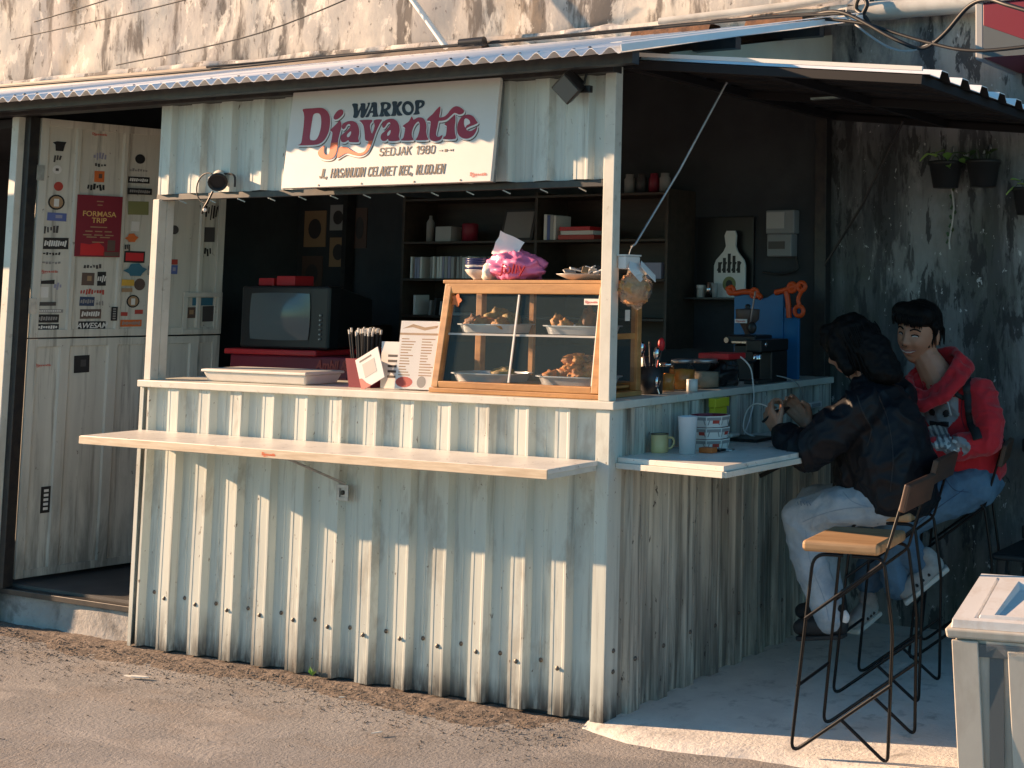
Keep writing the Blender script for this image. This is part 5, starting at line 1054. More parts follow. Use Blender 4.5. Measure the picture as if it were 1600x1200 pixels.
# ================================================================== hanging plants
def pot(label, x, z, seed, big=True):
    t = thing('plant_pot', label, 'plant', (x,1.60,z), group='pots hung on the mouldy wall'); y = 1.60; r2 = random.Random(seed)
    MB().lathe([(.0,0),(.055,0),(.072,.10),(.078,.10),(.078,.115),(.070,.115),(.066,.095),(.0,.095)], (x,y,z), 20).build('pot','pot_black',t); MB().lathe([(.0,.0965),(.066,.0965),(.0,.102)], (x,y,z), 16).build('soil','soil',t)
    lv, st = MB(), MB()
    for k in range(7 if big else 5):
        a = r2.uniform(0,6.28); L_ = r2.uniform(.05,.11); e = Vector((x+math.cos(a)*L_*.7, y+math.sin(a)*L_*.5-.02, z+.10+r2.uniform(.0,.07)))
        b = Vector((x+.02*math.cos(a), y+.02*math.sin(a), z+.10)); st.tube(spline([b, b.lerp(e,.5)+Vector((0,0,.03)), e],4), .0018, 5)
        u_ = (e-b); u_.z = r2.uniform(-.03,.03); u_.normalize(); v_ = Vector((-u_.y,u_.x,r2.uniform(-.5,.5))).normalized(); w_ = r2.uniform(.026,.04)
        nrm = u_.cross(v_)
        Lf = [[e + u_*w_*1.5*(i/5) + v_*w_*.55*math.sin(math.pi*min(1,(i/5)**.7))*(j-1) + nrm*(.006*abs(j-1) - .012*(i/5)**2) for j in range(3)] for i in range(6)]
        lv.grid(Lf)
    lv.build('leaves','leaf' if big else 'leaf_dark',t); st.build('stems','leaf_dark',t)
    MB().tube(spline([(x,1.70,z+.16),(x,1.69,z+.19),(x,1.66,z+.13),(x,1.67,z+.11)],4), .003).build('hook','zinc',t)
    return t
pot('hanging black pot with bright green leaves, left of the row', .60, 1.925, 3); pot('hanging black pot with sparse leaves, middle of the row', .775, 1.925, 9, False); pot('hanging black pot at the right edge, lower than the others', .985, 1.80, 14)
vn = thing('vine', 'thin vine dangling down the mouldy wall below the left pot', 'plant', (.60,1.68,1.65))
mb = MB(); pts = spline([(.60,1.66,1.95),(.608,1.675,1.85),(.598,1.68,1.77),(.585,1.68,1.70),(.588,1.68,1.66)],6); mb.tube(pts, .004, 6); mb.build('stem','pvc',vn)
mb = MB()
for k in range(9):
    p = pts[2+k*2 if 2+k*2 < len(pts) else -1]; a = k*2.1; u_ = Vector((math.cos(a),-.5,math.sin(a)*.5)).normalized()*.022; v_ = Vector((0,.004,.012))
    mb.add([p, p+u_*.5+v_, p+u_, p+u_*.5-v_], [(0,1,2,3)])
mb.build('leaves','leaf_dark',vn)
# weed at the wall foot
wd = thing('weed', 'tiny yellow-green weed growing at the foot of the sheet wall', 'plant', (-1.318,-.03,.01)); mb = MB()
for k in range(7):
    a = k*.9; p = Vector((-1.318,-.032,.012)); u_ = Vector((math.cos(a)*.018,-abs(math.sin(a))*.012,.022+.008*(k%3))); v_ = Vector((-math.sin(a),math.cos(a),0))*.006
    mb.add([p, p+u_*.6+v_, p+u_, p+u_*.6-v_], [(0,1,2,3)])
mb.build('leaves','leaf',wd)

# ================================================================== cables, pipes and the neighbours' sign
def wire(label, pts, r=.004, m_='cable', name='cable', k=8): return tag(MB().tube(spline(pts,k), r, 6).build(name, m_), label, 'cable', 'cables above the roof' if name == 'cable' else None)
wire('uppermost thin cable crossing the top left corner', [(-5,1.2,3.02),(-4.0,1.25,3.18),(-3.0,1.3,3.42)], .004)
wire('second thin cable slanting across the old wall at left', [(-5.2,1.2,2.93),(-3.8,1.25,3.06),(-2.6,1.3,3.25)], .004)
wire('lowest thin cable slanting across the old wall at left', [(-4.4,1.3,2.74),(-3.3,1.35,2.86),(-2.3,1.4,3.12)], .004)
wire('black cable lying along the top of the roof sheet', [(-5.5,.9,2.585),(-3.5,1.0,2.60),(-2.3,1.1,2.635),(-1.1,1.2,2.655),(-.1,1.2,2.66),(.35,1.15,2.635)], .007)
wire('second black cable lying on the roof behind the first', [(-3.3,1.0,2.615),(-2.2,1.2,2.66),(-1.3,1.15,2.65),(-.2,1.25,2.675),(.3,1.2,2.66)], .006)
tag(MB().tube([(-1.72,1.12,2.65),(-1.58,1.13,2.652)], [.020,.022], 10).build('cable_splice','black_plastic'), 'black ribbed cable joint lying on the roof', 'cable joint')
wire('thick black cable sagging to the right in front of the wall', [(.15,1.2,2.655),(.32,1.15,2.64),(.58,1.1,2.50),(.70,1.1,2.455),(.80,1.08,2.50),(.92,1.05,2.60),(1.02,1.0,2.61),(1.12,.95,2.57),(1.3,.9,2.50)], .009)
wire('black cable running down to the right towards the red sign', [(.1,1.2,2.645),(.40,1.15,2.59),(.70,1.1,2.485),(.95,1.05,2.42),(1.3,1.0,2.42)], .008)
wire('grey cable looping under the thick black cable', [(.28,1.2,2.66),(.42,1.15,2.55),(.55,1.12,2.47),(.66,1.1,2.45),(.78,1.1,2.49)], .005, 'label_grey')
tag(MB().tube([(-.9,1.60,2.775),(-.2,1.62,2.80),(.22,1.62,2.835)], .02, 10).build('white_pipe','pvc'), 'pale plastic pipe sloping along the base of the old wall', 'pipe')
tag(MB().tube([(.17,1.62,2.742),(1.6,1.60,2.728)], .042, 14).build('grey_pipe','pvc'), 'thick grey drain pipe lying along the top of the mouldy wall', 'pipe')
wire('knot of dark wire round the pipe end', [(.20,1.56,2.70),(.24,1.55,2.76),(.20,1.56,2.80),(.17,1.58,2.75),(.22,1.56,2.71),(.25,1.57,2.66)], .010, name='wire_knot')
tag(MB().tube([(-2.145,1.5,2.72),(-2.39,1.5,2.995),(-2.7,1.5,3.34)], .016, 10).build('white_pole','white_paint'), 'white pole leaning on the old wall behind the roof', 'pole')
mb = MB(); G = []
for i in range(24): x = -.95+.019*i; G.append([Vector((x,1.42,2.672+.004*math.sin(i))), Vector((x,1.44,2.712+.012*noise.noise(Vector((i*.6,0,0))))), Vector((x,1.52,2.716+.01*noise.noise(Vector((i*.5,2,0))))), Vector((x,1.56,2.69))])
mb.grid(G); tag(mb.build('rusty_plank','rust'), 'rusty scrap of sheet on the roof by the wall', 'scrap')
mb = MB(); G = []
for i in range(16): x = -.32+.02*i; G.append([Vector((x,1.42,2.68)), Vector((x,1.44,2.722+.014*noise.noise(Vector((i*.6,5,0))))), Vector((x,1.54,2.72)), Vector((x,1.57,2.69))])
mb.grid(G); tag(mb.build('broken_brick','rust'), 'broken brick lying at the right end of the roof', 'brick')
tag(MB().box(-6.5,-2.0,1.60,1.66,2.70,2.755).build('wooden_batten','wood_walnut'), 'dark wooden batten where the roof meets the old wall', 'batten')
rs = thing('red_sign', 'red and grey sign box sticking out of the mouldy wall at the top right corner', 'sign', (.95,1.45,2.45))
MB().box(.872,.905,1.25,1.70,2.42,2.655).build('side_frame','label_grey',rs,.004); MB().box(.9055,1.5,1.25,1.70,2.425,2.65).build('body','maroon',rs,.003)
mb = MB(); mb.prism([(.906,2.56),(1.2,2.44),(1.5,2.44),(1.5,2.426),(.906,2.426)], .002, Matrix(((1,0,0,0),(0,0,-1,1.2495),(0,1,0,0),(0,0,0,1)))); mb.build('print','bin_grey',rs)
MB().box(.87,1.5,1.24,1.71,2.6555,2.668).build('top_strip','white_paint',rs)
# neighbour on the left: dark opening, plus two unseen shade casters beyond the frame
ng = thing('neighbour_shop', 'dark open front of the neighbouring shop at the left edge', 'shop', (-4.2,.4,0))
MB().box(-6.2,-3.37,1.2,1.3,.0,2.6).build('rear_wall','neighbour_dark',ng); MB().box(-6.3,-6.2,-.02,1.3,0,2.6).build('side_wall','neighbour_dark',ng)
MB().box(-6.2,-3.37,.06,1.2,2.2,2.24).build('ceiling','neighbour_dark',ng)
MB().box(-6.2,-3.95,-.36,-.33,1.93,2.23).build('shade_board','ply_edge',ng); MB().box(-4.6,-4.15,-.30,-.14,0,.62).build('shade_block','concrete',ng,.01)  # unseen board added to shade the left post, unseen block to shade the doorstep

# ================================================================== people
_ico = None
def ico_pts():
    global _ico
    if _ico is None:
        b = bmesh.new(); bmesh.ops.create_icosphere(b, subdivisions=2, radius=1); _ico = [v.co.copy() for v in b.verts]; b.free()
    return _ico
def cone_mesh(bm, p, r, q, s):
    """tapered capsule; r, s may be scalars or (x,y,z) radii"""
    vv = []
    for c, rad in ((p, r), (q, s)):
        rad = rad if hasattr(rad, '__len__') else (rad,)*3
        vv += [bm.verts.new(Vector(c) + Vector((d.x*rad[0], d.y*rad[1], d.z*rad[2]))) for d in ico_pts()]
    res = bmesh.ops.convex_hull(bm, input=vv)
    dead = [e for e in res['geom_interior'] + res['geom_unused'] if isinstance(e, bmesh.types.BMVert)]
    bmesh.ops.delete(bm, geom=list(set(dead)), context='VERTS')
def blob(name, caps, material, parent, voxel=.008, smooth=6, extra=None, wrinkle=None, fac=.5):
    bm = bmesh.new()
    for c in caps: cone_mesh(bm, *c)
    if extra is not None:
        for mb in extra:
            vs = [bm.verts.new(v) for v in mb.v]
            for f in mb.f:
                try: bm.faces.new([vs[i] for i in f])
                except ValueError: pass
    me = bpy.data.meshes.new(name); bm.to_mesh(me); bm.free()
    t = bpy.data.objects.new(name, me); sc.collection.objects.link(t)
    m = t.modifiers.new('r', 'REMESH'); m.mode = 'VOXEL'; m.voxel_size = voxel; m.use_smooth_shade = True
    if smooth: s = t.modifiers.new('s', 'SMOOTH'); s.factor = fac; s.iterations = smooth
    dg = bpy.context.evaluated_depsgraph_get(); me2 = bpy.data.meshes.new_from_object(t.evaluated_get(dg))
    bpy.data.objects.remove(t); me2.name = name
    if wrinkle:
        co = [v.co.copy() for v in me2.vertices]; no = [v.normal.copy() for v in me2.vertices]
        me2.vertices.foreach_set('co', [x for c_, n_ in zip(co, no) for x in (c_ + n_*wrinkle(c_))]); me2.update()
    me2.polygons.foreach_set('use_smooth', [True]*len(me2.polygons))
    o = bpy.data.objects.new(name, me2); COL.objects.link(o); me2.materials.clear(); me2.materials.append(MAT[material]); attach(o, parent); return o
def folds(amp, f=9.0, dirv=(1,1,2.2), seed=0, amp2=None):
    """sharp cloth creases: ridged noise at two scales over a soft swell"""
    d = Vector(dirv)
    def g(p):
        q = Vector((p.x*d.x, p.y*d.y, p.z*d.z))*f + Vector((seed,seed*2.1,0))
        w_ = noise.noise_vector(q*.6)*.35; a = noise.noise(q + w_); b = noise.noise(q*2.1 + w_ + Vector((5,1,2))); c = noise.noise(q*.5)
        return amp*(.9*max(0, 1-3.4*abs(a))**1.3 - .35) + (amp2 or amp*.5)*(max(0, 1-3.6*abs(b))**1.2 - .3) + amp*.7*c
    return g
# --- head
HX_, HY_, HZ_ = .074, .094, .114
def head_disp(x, z):
    g = lambda cx, cz, sx, sz: math.exp(-((x-cx)/sx)**2 - ((z-cz)/sz)**2)
    d = -.021*g(0,-.020,.0105,.014) - .011*g(0,.006,.0075,.024)
    for s in (-1, 1):
        d += .0085*g(s*.031,.012,.015,.0095) - .0055*g(s*.030,.031,.022,.008) - .0055*g(s*.043,-.024,.018,.017) - .007*g(s*.0125,-.025,.0065,.007) + .004*g(s*.026,-.05,.008,.014)
    d += -.0055*g(0,-.052,.022,.0055) - .0055*g(0,-.066,.018,.0055) + .004*g(0,-.078,.020,.005) - .009*g(0,-.098,.022,.014)
    return d
def head_mesh(M, ears=True):
    mb = MB(); n, m = 72, 54; P = []
    for i in range(m+1):
        th = math.pi*i/m
        for k in range(n):
            a = 2*math.pi*k/n; d = Vector((math.sin(th)*math.cos(a), math.sin(th)*math.sin(a), math.cos(th)))
            t = max(0, -d.z); x = HX_*d.x*(1-.36*t**1.8); y = HY_*d.y; z = HZ_*d.z
            if d.y > 0: y *= 1-.35*t**1.2; 
            else: y *= 1-.10*t**2
            if d.y < .1: y += head_disp(x, z)*min(1, max(0, (.1-d.y)*2.2))
            P.append(M @ Vector((x, y, z)))
    mb.add(P, [(i*n+k, (i+1)*n+k, (i+1)*n+(k+1) % n, i*n+(k+1) % n) for i in range(m) for k in range(n)], True)
    for s in (-1, 1) if ears else ():
        E_ = MB(); E_.ell((0,0,0), (.009,.018,.032), 12, 10)
        mb.add([M @ (Matrix.Translation((s*.0765,.014,-.004)) @ Matrix.Rotation(s*.35,4,'Z') @ Vector(v)) for v in E_.v], E_.f, True)
    return mb
def face_y(x, z):
    t = max(0, -z/HZ_); sx = x/(HX_*(1-.36*t**1.8)); q = 1 - sx*sx - (z/HZ_)**2
    return -HY_*math.sqrt(max(.01, q))*(1-.10*t**2) + head_disp(x, z)
def on_face(mb, M, pts, r, lift=0):
    mb.tube([M @ Vector((x, face_y(x, z)-lift, z)) for x, z in pts], r, 6); return mb
# --- hand: wrist w, finger direction f, palm faces n, thumb side s
def hand(w, f, n, s=1, L_=.085, curls=(.5,.7,.5), sc_=1.0, spread=.06):
    f = Vector(f).normalized(); n = Vector(n); n = (n - f*n.dot(f)).normalized(); y = n.cross(f)*s; w = Vector(w); c = []
    pt = lambda a, b, h: w + f*a*sc_ + y*b*sc_ + n*h*sc_
    for b in (-.026,-.009,.009,.026): c.append((pt(.0,b*.6,0), .0145*sc_, pt(L_*.9,b,0), .0115*sc_))
    for i, (b, l1) in enumerate(((.028,.040),(.010,.045),(-.009,.042),(-.027,.033))):
        p = pt(L_*.92, b, 0); ang = 0; d = f
        for j, (l, r0, r1) in enumerate(((l1,.0092,.0085),(l1*.65,.0085,.0078),(l1*.5,.0078,.0066))):
            ang += curls[j]; d = (f*math.cos(ang) + n*math.sin(ang) + y*spread*(1.5-i)*.7).normalized(); q = p + d*l*sc_
            c.append((p, r0*sc_, q, r1*sc_)); p = q
    p = pt(.022,.030,.004); q = pt(.052,.050,.018); r_ = pt(.080,.046,.034)
    c += [(pt(.01,.015,.004), .014*sc_, p, .0125*sc_), (p, .0125*sc_, q, .0105*sc_), (q, .0105*sc_, r_, .0085*sc_)]
    return c

# ---------------------------------------------------------------- man in the black jacket
pb = thing('person', 'man with long black hair in black jacket and pale jeans, looking at a phone', 'person', (.72,.755,.668))
HB = Matrix.Translation((.565,.75,1.262)) @ Euler((0,0,R(-94))).to_matrix().to_4x4() @ Euler((R(20),0,0)).to_matrix().to_4x4() @ Matrix.Scale(1.06,4)
wl, wr = (.335,.585,.955), (.365,.765,.965)
body = [((.765,.75,.735),(.09,.12,.06),(.70,.75,.95),(.09,.13,.09)), ((.70,.75,.95),(.09,.13,.09),(.665,.75,1.05),(.07,.11,.06)), ((.655,.75,1.08),.07,(.60,.75,1.19),.052), ((.60,.75,1.18),.052,(.58,.75,1.24),.052),
        ((.68,.62,1.05),.045,(.50,.51,.885),.036), ((.50,.51,.885),.036,wl,.026), ((.66,.89,1.05),.045,(.50,.95,.90),.036), ((.50,.95,.90),.036,wr,.026),
        ((.74,.67,.72),.055,(.43,.62,.64),.045), ((.43,.62,.64),.045,(.53,.62,.28),.032), ((.74,.83,.72),.055,(.33,.88,.65),.045), ((.33,.88,.65),.045,(.42,.86,.28),.032), ((.53,.62,.27),.03,(.45,.62,.25),.018), ((.42,.86,.27),.03,(.34,.86,.25),.018)]
body += hand(wl, (-.55,.25,.55), (.25,.95,.1), 1, curls=(.45,.7,.6)) + hand(wr, (-.45,-.25,.6), (.2,-.95,.1), -1, curls=(.45,.7,.6))
blob('body', body, 'skin', pb, .0045, 2, extra=[head_mesh(HB, False)])
torso = [((.765,.75,.705),(.140,.195,.075),(.72,.75,.86),(.165,.215,.12)), ((.72,.75,.86),(.165,.215,.12),(.69,.75,1.0),(.145,.20,.10)), ((.69,.75,1.0),(.145,.20,.10),(.655,.75,1.10),(.085,.13,.055)), ((.66,.75,1.10),(.08,.10,.04),(.635,.75,1.145),(.068,.075,.022)), ((.60,.75,.77),(.10,.16,.05),(.66,.75,.92),(.12,.17,.08)),
         ((.69,.575,1.055),.085,(.585,.515,.955),.080), ((.585,.515,.955),.080,(.50,.505,.885),.074), ((.50,.505,.885),.074,(.41,.545,.915),.064), ((.41,.545,.915),.064,(.352,.577,.948),.040),
         ((.67,.925,1.055),.085,(.50,.95,.90),.072), ((.50,.95,.90),.072,(.40,.80,.955),.045)]
blob('jacket', torso, 'jacket', pb, .0065, 6, wrinkle=folds(.013, 6.0, (1.8,.9,1.5), 3, .004))
legs = [((.785,.75,.690),(.10,.14,.05),(.75,.75,.70),(.10,.14,.05)), ((.74,.665,.705),.085,(.57,.635,.685),.080), ((.57,.635,.685),.080,(.415,.62,.635),.074), ((.415,.62,.635),.074,(.46,.62,.47),.068), ((.46,.62,.47),.068,(.545,.62,.285),.064),
        ((.72,.835,.70),.080,(.33,.88,.645),.070), ((.33,.88,.645),.070,(.42,.86,.30),.060)]
blob('jeans', legs, 'jeans_light', pb, .0065, 5, wrinkle=folds(.0065, 7, (1.7,1.0,1.6), 9, .0020))
mb = MB()
for i in range(5): mb.tube([(.432+.013*i,.563-.002*i,.700+.004*(i%2)),(.437+.013*i,.556,.697),(.441+.013*i,.553,.692-.003*(i%2))], .0012, 5)
mb.build('ripped_knee', 'jeans_blue', pb)
for (y, dx) in ((.62,0),(.86,-.12)):
    blob('shoe', [((.575+dx,y,.262),.040,(.49+dx,y,.250),.040), ((.49+dx,y,.250),.040,(.42+dx,y,.238),.030), ((.575+dx,y,.262),.040,(.565+dx,y,.31),.040)], 'shoe_dark', pb, .006, 3)
    mb = MB(); mb.prism([(-.075,-.036),(-.09,-.02),(-.09,.02),(-.075,.036),(.09,.034),(.105,.02),(.105,-.02),(.09,-.034)], .016, Matrix.Translation((.50+dx,y,.205)) @ Matrix.Rotation(R(-8),4,'Y')); mb.build('sole', 'shoe_dark', pb, .004)
blob('sock', [((.580,.62,.305),.026,(.592,.62,.290),.028)], 'tissue', pb, .006, 2)
# long hair: mass and locks
hm = lambda x, y, z: HB @ Vector((x, y, z))
hair = [(hm(0,.010,.045),(.088,.092,.086),hm(0,.045,-.02),(.092,.086,.084)), (hm(0,.055,-.02),(.088,.084,.075),hm(0,.085,-.125),(.080,.078,.05)), (hm(-.064,-.032,.03),.034,hm(-.072,-.004,-.075),.030), (hm(.064,-.032,.03),.034,hm(.072,-.004,-.075),.030), (hm(-.04,-.06,.075),.036,hm(.04,-.06,.075),.036), (hm(-.05,-.078,.045),.022,hm(.05,-.078,.045),.022), (hm(-.05,-.07,.03),.022,hm(-.066,-.045,-.02),.018), (hm(.05,-.07,.03),.022,hm(.066,-.045,-.02),.018)]
blob('hair', hair, 'hair', pb, .007, 4, wrinkle=lambda p: .006*noise.noise(p*30) + .004*noise.noise(p*70))
mb = MB()
for i in range(160):
    a = rng.uniform(-2.6,2.6); r0 = .083; st0 = Vector((r0*math.sin(a)*.98, .02+r0*math.cos(a), rng.uniform(-.02,.07))); L1 = rng.uniform(.06,.15)
    p = [hm(*st0), hm(st0.x*1.06, st0.y*1.06+.004, st0.z-L1*.5), hm(st0.x*(1.0+rng.uniform(-.08,.16)), st0.y*1.05+rng.uniform(-.01,.02), st0.z-L1)]
    if st0.y < -.03 and abs(st0.x) < .06: continue
    mb.tube(spline(p,3), [.002,.0022,.0024,.0022,.0018,.0012,.0005], 5)
mb.build('hair_locks', 'hair', pb)['kind'] = 'stuff'
fm = MB(); on_face(fm, HB, [(-.016,-.059),(0,-.057),(.016,-.059)], .003); fm.build('lips', 'lips', pb)
fm = MB(); [on_face(fm, HB, [(s*.044,.030),(s*.03,.034),(s*.016,.030)], .0032) for s in (-1,1)]; fm.build('eyebrows', 'hair', pb)
fm = MB(); [on_face(fm, HB, [(s*.042,.010),(s*.03,.012),(s*.020,.010)], .003, .001) for s in (-1,1)]; fm.build('eyes', 'hair', pb)
PMx = Matrix.Translation((.285,.672,1.005)) @ Matrix.Rotation(R(-38),4,'Y') @ Matrix.Rotation(R(4),4,'X')
ph = thing('phone', 'black phone held sideways in both hands by the man in the black jacket', 'phone', (.285,.672,1.0))
MB().box(-.036,.036,-.078,.078,-.005,.005,M=PMx).build('case','black_plastic',ph,.004); MB().box(-.033,.033,-.072,.072,.0051,.0056,M=PMx).build('screen','tv_screen',ph)

# ---------------------------------------------------------------- man in the red hooded top
pr = thing('person', 'smiling man with short black hair in a red hooded top by the mouldy wall', 'person', (.75,1.33,.668))
HR = Matrix.Translation((.628,1.235,1.302)) @ Euler((0,0,R(-6))).to_matrix().to_4x4() @ Euler((R(8),R(9),0)).to_matrix().to_4x4() @ Matrix.Scale(1.07,4)
wl = (.70,1.075,.862)
body = [((.80,1.33,.74),(.11,.09,.06),(.78,1.32,.95),(.12,.085,.08)), ((.78,1.32,.95),(.12,.085,.08),(.74,1.30,1.05),(.11,.07,.04)), ((.71,1.28,1.10),.075,(.665,1.255,1.19),.058), ((.665,1.255,1.18),.056,(.645,1.25,1.23),.056),
        ((.87,1.28,1.04),.042,(.945,1.195,.89),.034), ((.945,1.195,.89),.034,wl,.026), ((.62,1.30,1.05),.042,(.56,1.2,.90),.036), ((.56,1.2,.90),.036,(.58,1.05,.87),.026),
        ((.85,1.29,.71),.055,(.62,1.04,.57),.042), ((.62,1.04,.57),.042,(.71,1.06,.41),.030), ((.73,1.3,.71),.055,(.53,1.15,.60),.042), ((.53,1.15,.60),.042,(.475,1.08,.26),.030), ((.71,1.06,.40),.026,(.68,1.04,.35),.018), ((.475,1.07,.24),.026,(.47,1.02,.205),.018)]
body += hand(wl, (-.95,-.15,-.05), (0,-.2,-1), 1, curls=(.4,.5,.4)) + hand((.58,1.05,.87), (-.3,-.9,-.1), (.6,0,-.8), -1)
blob('body', body, 'skin', pr, .0042, 1, extra=[head_mesh(HR)])
top = [((.81,1.34,.745),(.155,.135,.055),(.79,1.32,.87),(.175,.135,.10)), ((.79,1.32,.87),(.175,.135,.10),(.76,1.305,1.03),(.165,.115,.08)), ((.76,1.305,1.03),(.165,.115,.08),(.72,1.29,1.11),(.11,.085,.045)),
       ((.885,1.27,1.06),.072,(.940,1.21,.965),.068), ((.940,1.21,.965),.068,(.95,1.185,.89),.062), ((.95,1.185,.89),.062,(.84,1.125,.868),.052), ((.84,1.125,.868),.052,(.745,1.09,.864),.038),
       ((.60,1.295,1.07),.080,(.56,1.2,.90),.068), ((.56,1.2,.90),.068,(.58,1.09,.875),.045)]
blob('hoodie', top, 'hoodie', pr, .0065, 5, wrinkle=folds(.0105, 7.0, (1.1,1,1.8), 5, .004))
# hood lying round the neck
hp = [(.595,1.215,1.105),(.635,1.175,1.075),(.695,1.165,1.062),(.752,1.185,1.105),(.785,1.225,1.165),(.785,1.29,1.215),(.74,1.345,1.235),(.66,1.355,1.22),(.60,1.315,1.165),(.58,1.26,1.12)]
rr = [.030,.026,.026,.034,.042,.048,.05,.046,.040,.034]
cen = Vector((.68,1.265,0)); hq = []
for p in hp:
    q = Vector(p); o_ = (q - cen); o_.z = 0; hq.append(q + o_.normalized()*.040 + Vector((0,0,-.045)))
blob('hood', [(hp[i], .017, hp[(i+1) % 10], .017) for i in range(10)] + [(hq[i], .024, hq[(i+1) % 10], .024) for i in range(10)] + [(hp[i], .016, hq[i], .022) for i in range(10)] + [(Vector(hp[i]).lerp(Vector(hp[(i+1) % 10]),.5), .016, hq[i].lerp(hq[(i+1) % 10],.5), .022) for i in range(10)], 'hoodie', pr, .007, 4, wrinkle=folds(.005, 13, (1,1,1), 2))
MB().tube(spline([(.765,1.165,1.08),(.79,1.155,1.03),(.80,1.160,.985)],5), .004).build('drawstring','label_grey',pr)
jl = [((.81,1.33,.70),(.15,.13,.075),(.79,1.31,.73),(.14,.12,.06)), ((.86,1.28,.705),.100,(.72,1.14,.64),.090), ((.72,1.14,.64),.090,(.61,1.03,.555),.076), ((.61,1.03,.555),.076,(.60,1.03,.44),.066), ((.60,1.03,.44),.066,(.625,1.03,.335),.058), ((.61,1.03,.555),.07,(.70,1.055,.43),.055), ((.72,1.3,.705),.095,(.52,1.15,.60),.074), ((.52,1.15,.60),.074,(.48,1.09,.33),.062)]
blob('jeans', jl, 'jeans_blue', pr, .0065, 5, wrinkle=folds(.0065, 7, (1.4,1.2,1.3), 4, .0022))
for (h, t, k) in (((.765,1.075,.415),(.665,1.02,.315),0), ((.48,1.09,.225),(.465,.985,.190),1)):
    h, t = Vector(h), Vector(t); d = (t-h).normalized()
    upv = Vector((0,0,1)) - d*d.z; upv.normalize()
    blob('shoe', [(h, .040, h.lerp(t,.55), .040), (h.lerp(t,.55), .040, t, .030), (h, .038, h+upv*.045, .038)], 'shoe_grey', pr, .006, 3)
    mb = MB(); mb.bar(h - d*.035 - upv*.040, t + d*.030 - upv*.030, .072, .020, upv); mb.build('sole', 'sole', pr, .008, 3)
    mb = MB(); sd = d.cross(upv)
    for q in (.25,.45,.65): mb.tube(spline([h.lerp(t,q)+sd*.042*s+upv*(.032*(1-abs(s))-.008) for s in (-1,-.5,0,.5,1)],3), .0055, 6)
    mb.build('shoe_stripe', 'shoe_dark', pr)
# cap-like hair
hm = lambda x, y, z: HR @ Vector((x, y, z))
cap = [(hm(0,.004,.070),(.090,.104,.070),hm(0,.035,.020),(.086,.082,.062)), (hm(-.050,-.050,.085),.044,hm(.050,-.050,.085),.044), (hm(-.052,-.070,.066),.024,hm(.052,-.070,.066),.024), (hm(-.078,-.012,.04),.016,hm(-.079,-.004,.008),.008), (hm(.078,-.012,.04),.016,hm(.079,-.004,.008),.008)]
blob('hair', cap, 'hair', pr, .006, 3, wrinkle=lambda p: .0035*noise.noise(p*45) + .002*noise.noise(p*110))
mb = MB()
for i in range(60):
    x = rng.uniform(-.062,.062); mb.tube(spline([hm(x,-.078,.094),hm(x*1.03,-.096,.070),hm(x*1.05+rng.uniform(-.008,.008),-.094,.050-rng.uniform(0,.010))],3), [.0045,.0045,.0045,.004,.003,.002,.001], 5)
for i in range(70):
    a = rng.uniform(-2.3,2.3); x, y = .084*math.sin(a), .03+.088*math.cos(a)
    mb.tube([hm(x*.98,y*.98,.02), hm(x*1.02,y*1.03,-.02-rng.uniform(0,.02))], [.004,.0015], 5)
mb.build('hair_locks', 'hair', pr)['kind'] = 'stuff'
fm = MB(); [on_face(fm, HR, [(s*.048,.027),(s*.038,.034),(s*.026,.035),(s*.014,.029)], .0034) for s in (-1,1)]; fm.build('eyebrows', 'hair', pr)
fm = MB(); [on_face(fm, HR, [(s*.044,.0085),(s*.036,.0125),(s*.028,.0135),(s*.018,.0095)], .0030, .0012) for s in (-1,1)]; fm.build('eyes', 'hair', pr)
fm = MB(); [on_face(fm, HR, [(s*.040,.0065),(s*.031,.0085),(s*.022,.0065)], .0022, .0008) for s in (-1,1)]; fm.build('eye_whites', 'eye_white', pr)
fm = MB(); on_face(fm, HR, [(-.030,-.048),(-.016,-.0555),(0,-.057),(.016,-.0555),(.030,-.048)], .0042, .001); fm.build('teeth', 'eye_white', pr)
fm = MB(); on_face(fm, HR, [(-.034,-.046),(-.017,-.0505),(0,-.0515),(.017,-.0505),(.034,-.046)], .0030, .0012); on_face(fm, HR, [(-.033,-.047),(-.018,-.0605),(0,-.0635),(.018,-.0605),(.033,-.047)], .0034, .001); fm.build('lips', 'lips', pr)
fm = MB(); [fm.ell(hm(s*.0075, face_y(s*.0075,-.030)-.0005, -.0305), (.0035,.002,.002), 8, 6) for s in (-1,1)]; fm.build('nostrils', 'shoe_dark', pr)

# ---- prints and straps laid on the red top (projected on to its surface)
from mathutils.bvhtree import BVHTree
def surf(o):
    return BVHTree.FromPolygons([v.co.copy() for v in o.data.vertices], [tuple(p.vertices) for p in o.data.polygons])
hood_o = next(o for o in pr.children if o.name.startswith('hoodie')); hT = surf(hood_o)
VD = Vector((-.39,.92,0)).normalized(); VR = Vector((.92,.39,0))
def onto(tree, p, lift=.003, d=VD):
    h = tree.ray_cast(Vector(p) - d*.6, d); return (h[0] + h[1]*lift) if h[0] else None
def patch(tree, c, w_, h_, mask, lift=.003, n=48, rot=0):
    """surface-hugging print: grid cells kept where mask(u,v) holds"""
    mb = MB(); G = {}; c = Vector(c)
    for i in range(n+1):
        for j in range(n+1):
            u, v = j/n*2-1, i/n*2-1; x_, z_ = (u*math.cos(rot)-v*math.sin(rot))*w_/2, (u*math.sin(rot)+v*math.cos(rot))*h_/2
            G[i,j] = onto(tree, c + VR*x_ + Vector((0,0,z_)), lift)
    for i in range(n):
        for j in range(n):
            u, v = (j+.5)/n*2-1, (i+.5)/n*2-1; q = [G[i,j],G[i,j+1],G[i+1,j+1],G[i+1,j]]
            if all(k is not None for k in q) and mask(u,v): mb.add(q, [(0,1,2,3)], True)
    return mb
